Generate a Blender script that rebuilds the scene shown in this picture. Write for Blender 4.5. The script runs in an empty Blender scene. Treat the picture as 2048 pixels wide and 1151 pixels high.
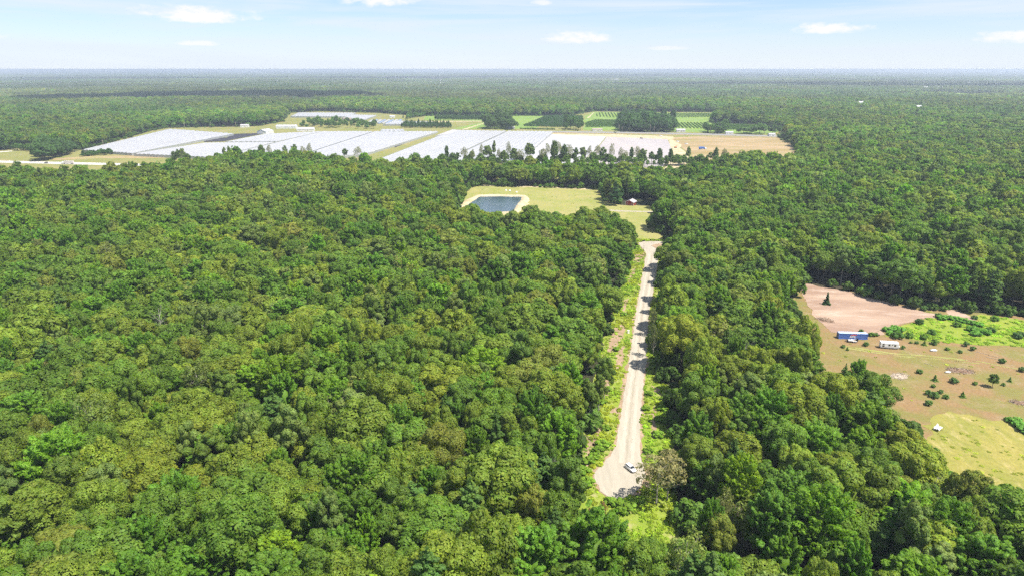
import bpy, bmesh, math, random
import numpy as np
from mathutils import Vector, Matrix
R = math.radians
sc = bpy.context.scene
C = sc.collection
rng = np.random.default_rng(7)
random.seed(7)

# ------------------------------------------------------------------ camera
CAM_H, PITCH, FPX = 120.0, 17.75, 1365.33
cam_d = bpy.data.cameras.new('camera'); cam = bpy.data.objects.new('camera', cam_d); C.objects.link(cam)
cam.location = (0, 0, CAM_H); cam.rotation_euler = (R(90 - PITCH), 0, 0)
cam_d.lens = 24; cam_d.sensor_width = 36; cam_d.clip_start = 0.5; cam_d.clip_end = 80000
sc.camera = cam

# ------------------------------------------------------------------ sun, sky, exposure
SUN_EL, SUN_AZ = 61.0, 120.0          # azimuth clockwise from +Y (the viewing direction)
sun_d = bpy.data.lights.new('sun', 'SUN'); sun = bpy.data.objects.new('sun', sun_d); C.objects.link(sun)
sun_d.energy = 4.3; sun_d.angle = R(0.53); sun_d.color = (1.0, 0.955, 0.88)
sdir = Vector((math.sin(R(SUN_AZ)) * math.cos(R(SUN_EL)), math.cos(R(SUN_AZ)) * math.cos(R(SUN_EL)), math.sin(R(SUN_EL))))
sun.rotation_euler = sdir.to_track_quat('Z', 'Y').to_euler(); sun.location = (0, 0, 400)
sc.view_settings.view_transform = 'Standard'; sc.view_settings.look = 'None'
sc.view_settings.exposure = 1.06; sc.view_settings.gamma = 1.0; sc.view_settings.use_curve_mapping = False
sc.cycles.max_bounces = 4; sc.cycles.diffuse_bounces = 3; sc.cycles.glossy_bounces = 2
sc.cycles.transmission_bounces = 3; sc.cycles.volume_bounces = 0; sc.cycles.transparent_max_bounces = 8
sc.cycles.caustics_reflective = False; sc.cycles.caustics_refractive = False
sc.cycles.use_denoising = False; sc.cycles.use_light_tree = False
sc.cycles.use_adaptive_sampling = True; sc.cycles.adaptive_threshold = 0.022; sc.cycles.adaptive_min_samples = 24

class NT:
    """small helper for building node trees"""
    def __init__(s, tree): s.t = tree; s.n = tree.nodes; s.l = tree.links
    def add(s, typ, **kw):
        n = s.n.new(typ)
        for k, v in kw.items(): setattr(n, k, v)
        return n
    def put(s, sock, v):
        if isinstance(v, bpy.types.NodeSocket): s.l.new(v, sock)
        elif v is not None: sock.default_value = v
    def math(s, op, a, b=None, c=None, clamp=False):
        n = s.add('ShaderNodeMath', operation=op, use_clamp=clamp)
        for i, v in enumerate((a, b, c)):
            if v is not None: s.put(n.inputs[i], v)
        return n.outputs[0]
    def mix(s, f, a, b, blend='MIX'):
        n = s.add('ShaderNodeMix', data_type='RGBA', blend_type=blend)
        s.put(n.inputs[0], f); s.put(n.inputs[6], a if not isinstance(a, tuple) else (*a, 1)[:4]); s.put(n.inputs[7], b if not isinstance(b, tuple) else (*b, 1)[:4])
        return n.outputs[2]
    def noise(s, vec, scale, detail=3, rough=0.55, dist=0.0):
        n = s.add('ShaderNodeTexNoise'); s.put(n.inputs['Vector'], vec)
        n.inputs['Scale'].default_value = scale; n.inputs['Detail'].default_value = detail
        n.inputs['Roughness'].default_value = rough; n.inputs['Distortion'].default_value = dist
        return n.outputs['Fac']
    def ramp(s, f, lo, hi):
        n = s.add('ShaderNodeMapRange', interpolation_type='SMOOTHSTEP'); s.put(n.inputs[0], f)
        n.inputs[1].default_value = lo; n.inputs[2].default_value = hi
        return n.outputs[0]
    def mapping(s, vec, scale=(1, 1, 1), rot=(0, 0, 0), loc=(0, 0, 0)):
        n = s.add('ShaderNodeMapping'); s.put(n.inputs[0], vec)
        n.inputs['Location'].default_value = loc; n.inputs['Rotation'].default_value = rot; n.inputs['Scale'].default_value = scale
        return n.outputs[0]

world = bpy.data.worlds.new('World'); sc.world = world; world.use_nodes = True
w = NT(world.node_tree); w.n.clear()
wo = w.add('ShaderNodeOutputWorld'); bg = w.add('ShaderNodeBackground'); bg.inputs[1].default_value = 0.086
sky = w.add('ShaderNodeTexSky', sky_type='NISHITA', sun_disc=False)
sky.sun_elevation = R(SUN_EL); sky.sun_rotation = R(SUN_AZ); sky.altitude = 100; sky.air_density = 1.0; sky.dust_density = 0.0; sky.ozone_density = 3.0
tc = w.add('ShaderNodeTexCoord').outputs['Generated']
sep = w.add('ShaderNodeSeparateXYZ'); w.l.new(tc, sep.inputs[0])
az = w.math('ARCTAN2', sep.outputs[0], sep.outputs[1]); el = w.math('ARCSINE', sep.outputs[2])
comb = w.add('ShaderNodeCombineXYZ'); w.put(comb.inputs[0], az); w.put(comb.inputs[1], el)
ang = comb.outputs[0]
# thin streaks of high cloud, all over the sky
st = w.noise(w.mapping(ang, (2.2, 34, 1), (0, 0, R(-1.5))), 1.0, 5, 0.6, 0.4)
streak = w.math('MULTIPLY', w.ramp(st, 0.38, 0.66), 0.85)
blue = w.mix(1.0, sky.outputs[0], (.57, .69, .86), 'MULTIPLY')
low = w.math('EXPONENT', w.math('MULTIPLY', w.math('ABSOLUTE', el), -15.0))          # thick white air low over the land, all round
col = w.mix(w.math('MULTIPLY', low, .94), blue, (4.85, 5.2, 5.75))
col = w.mix(streak, col, (4.6, 5.05, 5.65))
# fair-weather cumulus: azimuth, elevation, half width, half height in degrees, strength
wn = w.noise(w.mapping(ang, (26, 60, 1)), 1.0, 6, 0.62)
wn2 = w.noise(w.mapping(ang, (70, 170, 1), loc=(3, 7, 0)), 1.0, 5, 0.6)
cm = None
for a, e, hw, hh, k in [(-23.2, 3.6, 4.4, .95, 1), (-10.5, 5.1, 4.0, 1.2, .95), (5.3, 2.25, 3.0, .75, 1), (23.4, 2.65, 3.6, .62, 1), (34.6, 1.9, 2.3, .7, 1),
                        (-23.6, 1.75, 2.1, .28, .7), (2.3, 4.85, 1.0, .35, .7), (-36, 2.0, 1.6, .35, .6), (30, 4.9, 1.3, .3, .5), (12.0, 1.5, 2.4, .25, .5), (36.5, 4.4, 1.0, .5, .7)]:
    dx = w.math('MULTIPLY', w.math('SUBTRACT', az, R(a)), 1 / R(hw)); dy = w.math('MULTIPLY', w.math('SUBTRACT', el, R(e)), 1 / R(hh))
    dyl = w.math('MULTIPLY', dy, w.math('ADD', w.math('MULTIPLY', w.math('LESS_THAN', dy, 0.0), .9), 1.0))      # flatter underside
    d2 = w.math('ADD', w.math('MULTIPLY', dx, dx), w.math('MULTIPLY', dyl, dyl))
    v = w.math('SUBTRACT', w.math('ADD', w.math('MULTIPLY', wn, 2.6), w.math('MULTIPLY', wn2, 1.3)), w.math('ADD', d2, 1.12))
    m = w.math('MULTIPLY', w.ramp(v, -0.1, 0.95), k)
    cm = m if cm is None else w.math('MAXIMUM', cm, m)
gen = w.noise(w.mapping(tc, (5, 5, 11)), 1.0, 4, 0.6)              # the same scattered cloud over the rest of the sky
cm = w.math('MAXIMUM', cm, w.math('MULTIPLY', w.ramp(gen, .60, .70), w.ramp(el, R(6.5), R(12))))
col = w.mix(cm, col, (5.75, 5.7, 5.75))
world.cycles.sampling_method = 'MANUAL'; world.cycles.sample_map_resolution = 512
w.put(bg.inputs[0], col); w.l.new(bg.outputs[0], wo.inputs[0])

# ------------------------------------------------------------------ ground coordinates of points seen in the photo
CP, SP = math.cos(R(PITCH)), math.sin(R(PITCH))
def G(x, y, z=0.0):
    dx, dy = (x - 1024) / FPX, -(y - 575.5) / FPX
    d = (dx, CP + dy * SP, -SP + dy * CP)
    t = (z - CAM_H) / d[2]
    return (d[0] * t, d[1] * t, z)
def PX(P):
    P = np.asarray(P, float); y, z = P[..., 1], P[..., 2] - CAM_H
    dep = y * CP - z * SP; up = y * SP + z * CP
    return np.stack([1024 + FPX * P[..., 0] / dep, 575.5 - FPX * up / dep, dep], -1)
def poly(pts): return np.array([G(*p)[:2] for p in pts])
def inside(P, pg):
    x, y = P[:, 0], P[:, 1]; r = np.zeros(len(P), bool); n = len(pg)
    for i in range(n):
        (x0, y0), (x1, y1) = pg[i], pg[(i + 1) % n]
        if y0 == y1: continue
        c = ((y0 > y) != (y1 > y)) & (x < (x1 - x0) * (y - y0) / (y1 - y0) + x0)
        r ^= c
    return r
def edge_dist(P, pg):
    d = np.full(len(P), 1e9); n = len(pg)
    for i in range(n):
        a, b = pg[i], pg[(i + 1) % n]; ab = b - a; L = max((ab ** 2).sum(), 1e-9)
        t = np.clip(((P - a) @ ab) / L, 0, 1)
        d = np.minimum(d, np.hypot(*(P - a - t[:, None] * ab).T))
    return d
def vnoise(P, s, seed=0):
    """smooth value noise on the ground plane, 0..1"""
    q = P / s; i = np.floor(q).astype(int); f = q - i; f = f * f * (3 - 2 * f)
    def h(a, b):
        v = np.sin(a * 127.1 + b * 311.7 + seed * 74.7) * 43758.5453
        return v - np.floor(v)
    a, b, c, d = h(i[:, 0], i[:, 1]), h(i[:, 0] + 1, i[:, 1]), h(i[:, 0], i[:, 1] + 1), h(i[:, 0] + 1, i[:, 1] + 1)
    return (a * (1 - f[:, 0]) + b * f[:, 0]) * (1 - f[:, 1]) + (c * (1 - f[:, 0]) + d * f[:, 0]) * f[:, 1]

# ------------------------------------------------------------------ materials
MATS = {}
def mat(name, base, rough=0.8, spec=0.3, metal=0.0, var=0.0, vscale=1.0, bump=0.0, fn=None):
    m = bpy.data.materials.new(name); m.use_nodes = True; t = NT(m.node_tree)
    p = t.n['Principled BSDF']; p.inputs['Roughness'].default_value = rough; p.inputs['Metallic'].default_value = metal
    p.inputs['Specular IOR Level'].default_value = spec; p.inputs['Base Color'].default_value = (*base, 1)
    oc = t.add('ShaderNodeTexCoord').outputs['Object']
    if fn: t.put(p.inputs['Base Color'], fn(t, oc))
    elif var:
        nz = t.noise(oc, vscale, 5, 0.6)
        t.put(p.inputs['Base Color'], t.mix(nz, tuple(c * (1 - var) for c in base), tuple(min(1, c * (1 + var)) for c in base)))
    if bump:
        b = t.add('ShaderNodeBump'); b.inputs['Strength'].default_value = bump; b.inputs['Distance'].default_value = 0.3
        t.put(b.inputs['Height'], t.noise(oc, vscale * 2, 5, 0.65)); t.put(p.inputs['Normal'], b.outputs[0])
    MATS[name] = m
    return m
def leaf_mat(name, trans=0.46):
    m = bpy.data.materials.new(name); m.use_nodes = True; t = NT(m.node_tree)
    p = t.n['Principled BSDF']; p.inputs['Roughness'].default_value = 0.6; p.inputs['Specular IOR Level'].default_value = 0.22
    at = t.add('ShaderNodeAttribute', attribute_type='INSTANCER', attribute_name='tint').outputs['Color']
    va = t.add('ShaderNodeAttribute', attribute_type='GEOMETRY', attribute_name='leafvar').outputs['Color']
    c = t.mix(1.0, t.mix(1.0, at, va, 'MULTIPLY'), (1.54, 1.70, 1.02), 'MULTIPLY')
    t.put(p.inputs['Base Color'], c)
    tr = t.add('ShaderNodeBsdfTranslucent'); t.put(tr.inputs[0], t.mix(1.0, c, (1.15, 1.25, 0.6), 'MULTIPLY'))
    mx = t.add('ShaderNodeMixShader'); mx.inputs[0].default_value = trans
    t.l.new(p.outputs[0], mx.inputs[1]); t.l.new(tr.outputs[0], mx.inputs[2]); t.l.new(mx.outputs[0], t.n['Material Output'].inputs[0])
    MATS[name] = m
    return m
leaf_mat('leaf')
mat('bark', (0.17, 0.14, 0.11), 0.9, 0.1, var=0.4, vscale=2.0)
mat('bark_pale', (0.36, 0.33, 0.28), 0.9, 0.1, var=0.3, vscale=1.5)
def m_two(c1, c2, c3, s1, s2, lo=0.35, hi=0.65, stretch=(1, 1, 1), rot=0.0, fine=0.25, fs=1.2):
    def fn(t, oc):
        v = t.mapping(oc, stretch, (0, 0, rot))
        a = t.mix(t.ramp(t.noise(v, s1, 6, 0.65, 0.3), lo, hi), c1, c2)
        a = t.mix(t.ramp(t.noise(v, s2, 6, 0.7), 0.5, 0.75), a, c3)
        f = t.ramp(t.noise(oc, fs, 4, 0.8), 0.3, 0.7)
        return t.mix(t.math('MULTIPLY', f, fine), a, tuple(x * 0.45 for x in c1))
    return fn
mat('forest_floor', (0.05, 0.05, 0.03), 0.95, 0.1, fn=m_two((0.035, 0.04, 0.018), (0.06, 0.05, 0.03), (0.03, 0.055, 0.015), 0.02, 0.07))
mat('gravel', (0.5, 0.46, 0.38), 0.95, 0.15, bump=0.15, vscale=2.0, fn=m_two((0.40, 0.355, 0.28), (0.35, 0.31, 0.24), (0.46, 0.41, 0.33), 0.16, 0.4, fine=0.14, fs=2.5, stretch=(1.6, .12, 1), rot=R(12.6)))
mat('gravel_rut', (0.5, 0.46, 0.38), 0.95, 0.1, bump=0.1, vscale=2.0, fn=m_two((0.44, 0.395, 0.315), (0.40, 0.355, 0.28), (0.48, 0.43, 0.35), 0.2, 0.5, fine=0.10, fs=2.5, stretch=(1.6, .12, 1), rot=R(12.6)))
mat('gravel_loose', (0.4, 0.36, 0.28), 0.95, 0.1, bump=0.3, vscale=2.0, fn=m_two((0.36, 0.315, 0.24), (0.32, 0.28, 0.21), (0.41, 0.36, 0.28), 0.2, 0.5, fine=0.2, fs=2.5, stretch=(1.6, .12, 1), rot=R(12.6)))
mat('sand', (0.5, 0.4, 0.3), 0.95, 0.1, bump=0.5, vscale=0.6, fn=m_two((0.40, 0.285, 0.205), (0.29, 0.19, 0.135), (0.49, 0.385, 0.305), 0.05, 0.12, fine=0.15, fs=1.6, stretch=(0.45, 1.3, 1), rot=0.35))
mat('pond_sand', (0.6, 0.5, 0.35), 0.95, 0.1, bump=0.3, vscale=0.8, fn=m_two((0.50, 0.42, 0.28), (0.39, 0.32, 0.17), (0.58, 0.51, 0.37), 0.08, 0.2, fine=0.12))
mat('meadow', (0.2, 0.2, 0.06), 0.95, 0.1, bump=0.4, vscale=0.7, fn=m_two((0.32, 0.29, 0.105), (0.235, 0.26, 0.06), (0.41, 0.34, 0.16), 0.03, 0.06, fine=0.28, fs=0.8))
mat('dry_pasture', (0.25, 0.2, 0.1), 0.95, 0.1, bump=0.5, vscale=0.6, fn=m_two((0.28, 0.18, 0.085), (0.205, 0.195, 0.055), (0.32, 0.245, 0.135), 0.05, 0.11, fine=0.45, fs=0.8, lo=.4, hi=.6))
mat('yellow_meadow', (0.25, 0.23, 0.06), 0.95, 0.1, bump=0.7, vscale=0.6, fn=m_two((0.33, 0.285, 0.075), (0.235, 0.24, 0.05), (0.44, 0.355, 0.16), 0.06, 0.16, fine=0.45, fs=0.6, stretch=(1.6, .6, 1), rot=.5))
mat('weed_ground', (0.14, 0.2, 0.03), 0.95, 0.1, bump=0.6, vscale=0.8, fn=m_two((0.20, 0.28, 0.03), (0.26, 0.30, 0.05), (0.42, 0.34, 0.2), 0.07, 0.14, fine=0.35, fs=0.9))
mat('lush_grass', (0.2, 0.27, 0.03), 0.95, 0.1, bump=0.5, vscale=0.8, fn=m_two((0.20, 0.27, 0.03), (0.26, 0.30, 0.045), (0.15, 0.23, 0.03), 0.06, 0.12, fine=0.25, fs=0.9))
mat('bare_soil', (0.3, 0.22, 0.15), 0.95, 0.1, bump=0.6, vscale=0.8, fn=m_two((0.40, 0.28, 0.18), (0.27, 0.19, 0.11), (0.5, 0.39, 0.28), 0.12, 0.3, fine=0.4, fs=1.1))
mat('tan_field', (0.4, 0.3, 0.2), 0.95, 0.1, fn=m_two((0.40, 0.29, 0.17), (0.28, 0.21, 0.09), (0.26, 0.27, 0.07), 0.016, 0.012, fine=0.25, fs=0.2, stretch=(.5, 1.6, 1)))
mat('roadside_grass', (0.24, 0.22, 0.08), 0.95, 0.1, fn=m_two((0.25, 0.23, 0.08), (0.19, 0.21, 0.055), (0.34, 0.27, 0.15), 0.02, 0.03, fine=0.25, fs=0.25))
mat('crop_green', (0.15, 0.22, 0.05), 0.95, 0.1, fn=m_two((0.16, 0.26, 0.05), (0.21, 0.29, 0.065), (0.26, 0.28, 0.09), 0.02, 0.04, fine=0.2, fs=0.3))
mat('asphalt', (0.24, 0.235, 0.23), 0.9, 0.2, var=0.12, vscale=0.1)
mat('concrete_road', (0.52, 0.49, 0.45), 0.9, 0.2, var=0.08, vscale=0.1)
mat('white_line', (0.8, 0.8, 0.78), 0.8)
mat('bed_white', (0.72, 0.70, 0.70), 0.85, 0.2, fn=m_two((0.40, 0.39, 0.40), (0.44, 0.43, 0.435), (0.35, 0.335, 0.335), 0.01, 0.03, fine=0.1, fs=0.3, stretch=(1, .15, 1)))
mat('bed_pink', (0.62, 0.57, 0.54), 0.85, 0.2, fn=m_two((0.35, 0.315, 0.31), (0.385, 0.35, 0.34), (0.41, 0.36, 0.325), 0.01, 0.03, fine=0.1, fs=0.3, stretch=(1, .15, 1)))
mat('dark_fabric', (0.036, 0.033, 0.042), 0.8, 0.3, var=0.25, vscale=0.03)
mat('poly_film', (0.70, 0.71, 0.73), 0.35, 0.5, fn=m_two((0.385, 0.375, 0.37), (0.415, 0.405, 0.40), (0.35, 0.34, 0.34), 0.006, 0.012, fine=0.02, fs=0.1, stretch=(.4, 1, 1)))
mat('film_wall', (0.33, 0.34, 0.32), 0.5, 0.4, var=0.2, vscale=0.08)
mat('metal_grey', (0.42, 0.43, 0.44), 0.4, 0.5, metal=0.6)
mat('white_paint', (0.80, 0.80, 0.79), 0.35, 0.5, var=0.04, vscale=1.0)
mat('off_white', (0.68, 0.67, 0.63), 0.7, 0.3, var=0.08, vscale=0.6)
mat('roof_grey', (0.40, 0.38, 0.38), 0.6, 0.4, var=0.15, vscale=0.8)
mat('roof_tan', (0.33, 0.27, 0.22), 0.8, 0.2, var=0.15, vscale=0.6)
mat('barn_red', (0.27, 0.04, 0.028), 0.7, 0.3, var=0.25, vscale=0.9)
mat('red_roof', (0.55, 0.08, 0.05), 0.5, 0.4, var=0.1, vscale=0.3)
mat('container_blue', (0.085, 0.17, 0.47), 0.5, 0.4, var=0.15, vscale=0.4)
mat('container_roof', (0.42, 0.52, 0.66), 0.5, 0.4, var=0.12, vscale=0.5)
mat('dark_glass', (0.02, 0.022, 0.026), 0.08, 0.6)
mat('tyre', (0.02, 0.02, 0.02), 0.85, 0.2)
mat('black_trim', (0.03, 0.03, 0.03), 0.6, 0.3)
mat('car_white', (0.82, 0.82, 0.82), 0.22, 0.6)
mat('lamp_red', (0.45, 0.02, 0.02), 0.25, 0.6)
mat('lamp_clear', (0.75, 0.75, 0.72), 0.15, 0.6)
mat('wood', (0.30, 0.22, 0.15), 0.9, 0.1, var=0.3, vscale=1.0)
mat('wood_pale', (0.46, 0.38, 0.29), 0.9, 0.1, var=0.25, vscale=1.0)
mat('red_paint', (0.62, 0.05, 0.06), 0.45, 0.4)
mat('orange_paint', (0.62, 0.22, 0.04), 0.45, 0.4)
mat('blue_paint', (0.06, 0.16, 0.50), 0.4, 0.4)
mat('dark_paint', (0.05, 0.055, 0.06), 0.35, 0.5)
mat('brush_brown', (0.23, 0.15, 0.10), 0.95, 0.1, var=0.35, vscale=1.5)
mat('brick_pale', (0.45, 0.36, 0.29), 0.9, 0.1, var=0.15, vscale=0.3)
mat('roof_white', (0.46, 0.46, 0.475), 0.5, 0.4, var=0.06, vscale=0.2)
mat('tunnel_blue', (0.20, 0.25, 0.36), 0.5, 0.4, var=0.15, vscale=0.1)
mat('trailer_pale', (0.62, 0.55, 0.52), 0.5, 0.4, var=0.1, vscale=0.2)
mat('camper_white', (0.76, 0.76, 0.75), 0.4, 0.4, var=0.05, vscale=0.5)
mc = mat('cloud', (0.85, 0.85, 0.86), 1.0, 0.0)
t = NT(mc.node_tree); mx = t.add('ShaderNodeMixShader'); mx.inputs[0].default_value = .8; t.l.new(t.add('ShaderNodeBsdfTransparent').outputs[0], mx.inputs[1]); t.l.new(t.n['Principled BSDF'].outputs[0], mx.inputs[2]); t.l.new(mx.outputs[0], t.n['Material Output'].inputs[0])
def water_fn(t, oc): return t.mix(t.noise(oc, 0.05, 3), (0.045, 0.08, 0.10), (0.055, 0.09, 0.11))  # bluish base colour carries part of the sky's reflection
mw = mat('pond_water', (0.015, 0.03, 0.03), 0.06, 0.5, fn=water_fn)
t = NT(mw.node_tree); b = t.add('ShaderNodeBump'); b.inputs['Strength'].default_value = 0.45; b.inputs['Distance'].default_value = 0.12
t.put(b.inputs['Height'], t.noise(t.add('ShaderNodeTexCoord').outputs['Object'], 1.3, 4, 0.6)); t.put(t.n['Principled BSDF'].inputs['Normal'], b.outputs[0])

# ------------------------------------------------------------------ mesh helpers
def tag(o, label=None, cat=None, group=None, kind=None):
    if label: o['label'] = label
    if cat: o['category'] = cat
    if group: o['group'] = group
    if kind: o['kind'] = kind
    return o
def empty(name, loc=(0, 0, 0), rz=0.0):
    o = bpy.data.objects.new(name, None); C.objects.link(o); o.location = loc; o.rotation_euler = (0, 0, rz); o.empty_display_size = 1
    return o
def link(name, me, parent=None):
    o = bpy.data.objects.new(name, me); C.objects.link(o); o.parent = parent
    return o
class MB:
    def __init__(s): s.v = []; s.f = []; s.mi = []; s.k = 0
    def quadbox(s, p, k=None):                        # eight corners: bottom ring, top ring
        n = len(s.v); s.v += [tuple(q) for q in p]
        for f in ((3, 2, 1, 0), (4, 5, 6, 7), (0, 1, 5, 4), (1, 2, 6, 5), (2, 3, 7, 6), (3, 0, 4, 7)):
            s.f.append(tuple(n + i for i in f)); s.mi.append(s.k if k is None else k)
        return s
    def box(s, x0, x1, y0, y1, z0, z1, k=None):
        return s.quadbox([(x0, y0, z0), (x1, y0, z0), (x1, y1, z0), (x0, y1, z0), (x0, y0, z1), (x1, y0, z1), (x1, y1, z1), (x0, y1, z1)], k)
    def face(s, pts, k=None):
        n = len(s.v); s.v += [tuple(p) for p in pts]; s.f.append(tuple(range(n, n + len(pts)))); s.mi.append(s.k if k is None else k)
        return s
    def tube(s, pts, rad, n=6, k=None, cap=True):
        pts = [Vector(p) for p in pts]; base = len(s.v); u = None
        for i, p in enumerate(pts):
            d = (pts[min(i + 1, len(pts) - 1)] - pts[max(i - 1, 0)]).normalized()
            u = (u - d * u.dot(d)).normalized() if u is not None and (u - d * u.dot(d)).length > 1e-4 else d.orthogonal().normalized()
            v = d.cross(u); r = rad[i] if hasattr(rad, '__len__') else rad
            for j in range(n):
                a = 2 * math.pi * j / n; s.v.append(tuple(p + (u * math.cos(a) + v * math.sin(a)) * r))
        for i in range(len(pts) - 1):
            for j in range(n):
                a, b = base + i * n + j, base + i * n + (j + 1) % n
                s.f.append((a, b, b + n, a + n)); s.mi.append(s.k if k is None else k)
        if cap:
            s.f.append(tuple(base + j for j in reversed(range(n)))); s.mi.append(s.k if k is None else k)
            s.f.append(tuple(base + (len(pts) - 1) * n + j for j in range(n))); s.mi.append(s.k if k is None else k)
        return s
    def disc(s, c, axis, r, wd, n=16, k=None):
        a = Vector(axis).normalized() * wd / 2; c = Vector(c)
        return s.tube([c - a, c + a], r, n, k)
    def prism(s, prof, x0, x1, k=None):               # profile in (y, z), extruded along x
        n = len(s.v); m = len(prof)
        s.v += [(x0, y, z) for y, z in prof] + [(x1, y, z) for y, z in prof]
        s.f.append(tuple(n + i for i in reversed(range(m)))); s.f.append(tuple(n + m + i for i in range(m))); s.mi += [s.k if k is None else k] * 2
        for i in range(m):
            j = (i + 1) % m; s.f.append((n + i, n + j, n + m + j, n + m + i)); s.mi.append(s.k if k is None else k)
        return s
    def mesh(s, name, mats, smooth=False):
        me = bpy.data.meshes.new(name); me.from_pydata(s.v, [], s.f)
        for m in (mats if isinstance(mats, (list, tuple)) else [mats]): me.materials.append(MATS[m])
        me.polygons.foreach_set('material_index', s.mi)
        if smooth: me.polygons.foreach_set('use_smooth', [True] * len(s.f))
        me.update()
        bm = bmesh.new(); bm.from_mesh(me); bmesh.ops.recalc_face_normals(bm, faces=bm.faces); bm.to_mesh(me); bm.free()
        return me
    def build(s, name, mats, parent=None, smooth=False, bevel=0.0):
        o = link(name, s.mesh(name, mats, smooth), parent)
        if bevel:
            md = o.modifiers.new('bevel', 'BEVEL'); md.width = bevel; md.segments = 2; md.limit_method = 'ANGLE'
        return o

def rough_outline(pg, step, amp, seed):
    """subdivide an outline and push it in and out so that no edge is ruler-straight"""
    out = []; n = len(pg); q = np.random.default_rng(seed)
    for i in range(n):
        a, b = np.array(pg[i]), np.array(pg[(i + 1) % n]); L = np.hypot(*(b - a)); k = max(1, int(L / step))
        nr = np.array([-(b - a)[1], (b - a)[0]]) / max(L, 1e-6)
        for j in range(k):
            p = a + (b - a) * (j / k); out.append(p + nr * (q.normal() * amp * (0.3 if j == 0 else 1)))
    return np.array(out)
def sheet(name, pg, z, m, step=0, amp=0, seed=1, kind='structure'):
    if step: pg = rough_outline(pg, step, amp, seed)
    bm = bmesh.new(); vs = [bm.verts.new((p[0], p[1], z)) for p in pg]; f = bm.faces.new(vs)
    if f.normal.z < 0 or f.calc_area() and (f.normal_update() or f.normal.z < 0): f.normal_flip()
    bmesh.ops.triangulate(bm, faces=bm.faces[:])
    me = bpy.data.meshes.new(name); bm.to_mesh(me); bm.free(); me.materials.append(MATS[m])
    return tag(link(name, me), kind=kind)

# ------------------------------------------------------------------ the setting
TOP = 20.0                                   # canopy height, where trees hide the near edge of a clearing
EXT = 30000.0
sheet('ground', [(-EXT, -3000), (EXT, -3000), (EXT, EXT), (-EXT, EXT)], 0.0, 'forest_floor')
# clearings (outlines in photo coordinates, put on the ground; near edges seen over tree tops carry their height)
T = TOP
P_ROAD = poly([(1277, 486), (1292, 508), (1288, 533), (1281, 571), (1272, 621), (1266, 671), (1258, 722), (1253, 759), (1246, 797), (1241, 836), (1235, 874), (1231, 893), (1220, 912), (1201, 931), (1187, 946),
               (1190, 962), (1200, 981), (1218, 994), (1240, 999), (1265, 990), (1284, 970), (1290, 946), (1286, 928), (1281, 912), (1280, 893), (1280, 874), (1282, 836), (1284, 797), (1287, 759), (1293, 722), (1295, 671), (1298, 621), (1309, 571), (1314, 533), (1317, 508), (1326, 500), (1345, 496), (1345, 488), (1320, 483), (1290, 483)])
P_CORR = poly([(1270, 478), (1258, 520), (1244, 570), (1230, 620), (1214, 660), (1200, 700), (1198, 740), (1185, 768), (1138, 785), (1140, 810), (1185, 835), (1156, 870, 3), (1152, 900, 5), (1148, 930, 6), (1158, 965, 8),
               (1176, 1003, 16), (1212, 1024, 17), (1265, 1027, 16), (1345, 1036, 16), (1385, 1008, T), (1378, 965, T), (1352, 915, 8), (1342, 870), (1338, 830), (1350, 795), (1348, 772), (1318, 766), (1313, 740), (1316, 700), (1317, 650), (1319, 610), (1326, 560), (1330, 520), (1350, 505), (1350, 478)])
P_MEADOW = poly([(945, 371), (1100, 375), (1209, 380), (1209, 403), (1240, 410), (1312, 413), (1318, 430), (1314, 460), (1336, 486), (1276, 488), (1282, 478, 8), (1276, 448, T), (1250, 425, T), (1200, 413, T), (1135, 419, T), (1105, 417, T), (1060, 415, T), (1030, 413, T), (1000, 415, T), (950, 410, T), (905, 400, T), (925, 385)])
P_FIELD = poly([(1600, 562), (1640, 573), (1700, 582), (1760, 599), (1850, 619), (1900, 619), (1990, 627), (2048, 634), (2200, 655), (2500, 700), (2500, 1080), (2060, 962, T), (1990, 935, T), (1962, 895, T), (1915, 905, T), (1908, 868, T),
                (1880, 862, T), (1862, 805, T), (1835, 778, T), (1785, 745, T), (1742, 712, T), (1690, 704, T), (1655, 694, T), (1646, 668, T), (1630, 640, T), (1612, 612, T), (1598, 580, T), (1590, 568, 9)])
P_OPEN = poly([(-120, 300), (0, 301), (60, 294), (75, 300), (165, 300), (225, 283), (300, 262), (335, 256), (480, 254), (520, 252), (560, 244), (578, 226), (640, 223), (755, 226), (840, 232), (1140, 232), (1185, 223), (1432, 225), (1422, 246), (1520, 249), (1575, 262), (1562, 274), (1602, 304),
               (1580, 310, T), (1490, 306, T), (1400, 318, T), (1340, 330, T), (1230, 326, T), (1100, 323, T), (1000, 323, T), (900, 316, T), (830, 311, T), (770, 317, T), (720, 315, T), (620, 303, T), (520, 300, T), (450, 302, T), (400, 314, T), (330, 322, T), (200, 335, T), (120, 341, T), (60, 333, T), (0, 327, T), (-120, 322, T)])
sheet('meadow', P_MEADOW, 0.05, 'meadow', 14, 1.8, 3)
sheet('roadside_clearing', P_CORR, 0.05, 'weed_ground', 6, 1.0, 4)
sheet('pasture', P_FIELD, 0.05, 'dry_pasture', 10, 1.5, 5)
sheet('farmland', P_OPEN, 0.05, 'roadside_grass', 40, 4, 6)
rc_ = P_ROAD.mean(0)
def grow(pg, d):
    n = len(pg); out = []; A_ = sum(pg[i][0] * pg[(i + 1) % n][1] - pg[(i + 1) % n][0] * pg[i][1] for i in range(n)); sg = 1 if A_ > 0 else -1
    for i in range(n):
        tv = pg[(i + 1) % n] - pg[i - 1]; tv /= max(np.hypot(*tv), 1e-6); out.append(pg[i] + sg * d * np.array([tv[1], -tv[0]]))
    return np.array(out)
sheet('road_edge_soil', grow(P_ROAD, .7), 0.10, 'bare_soil', 1.6, .45, 7)
sheet('gravel_road', P_ROAD, 0.14, 'gravel', 1.8, 0.22, 8)
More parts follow.
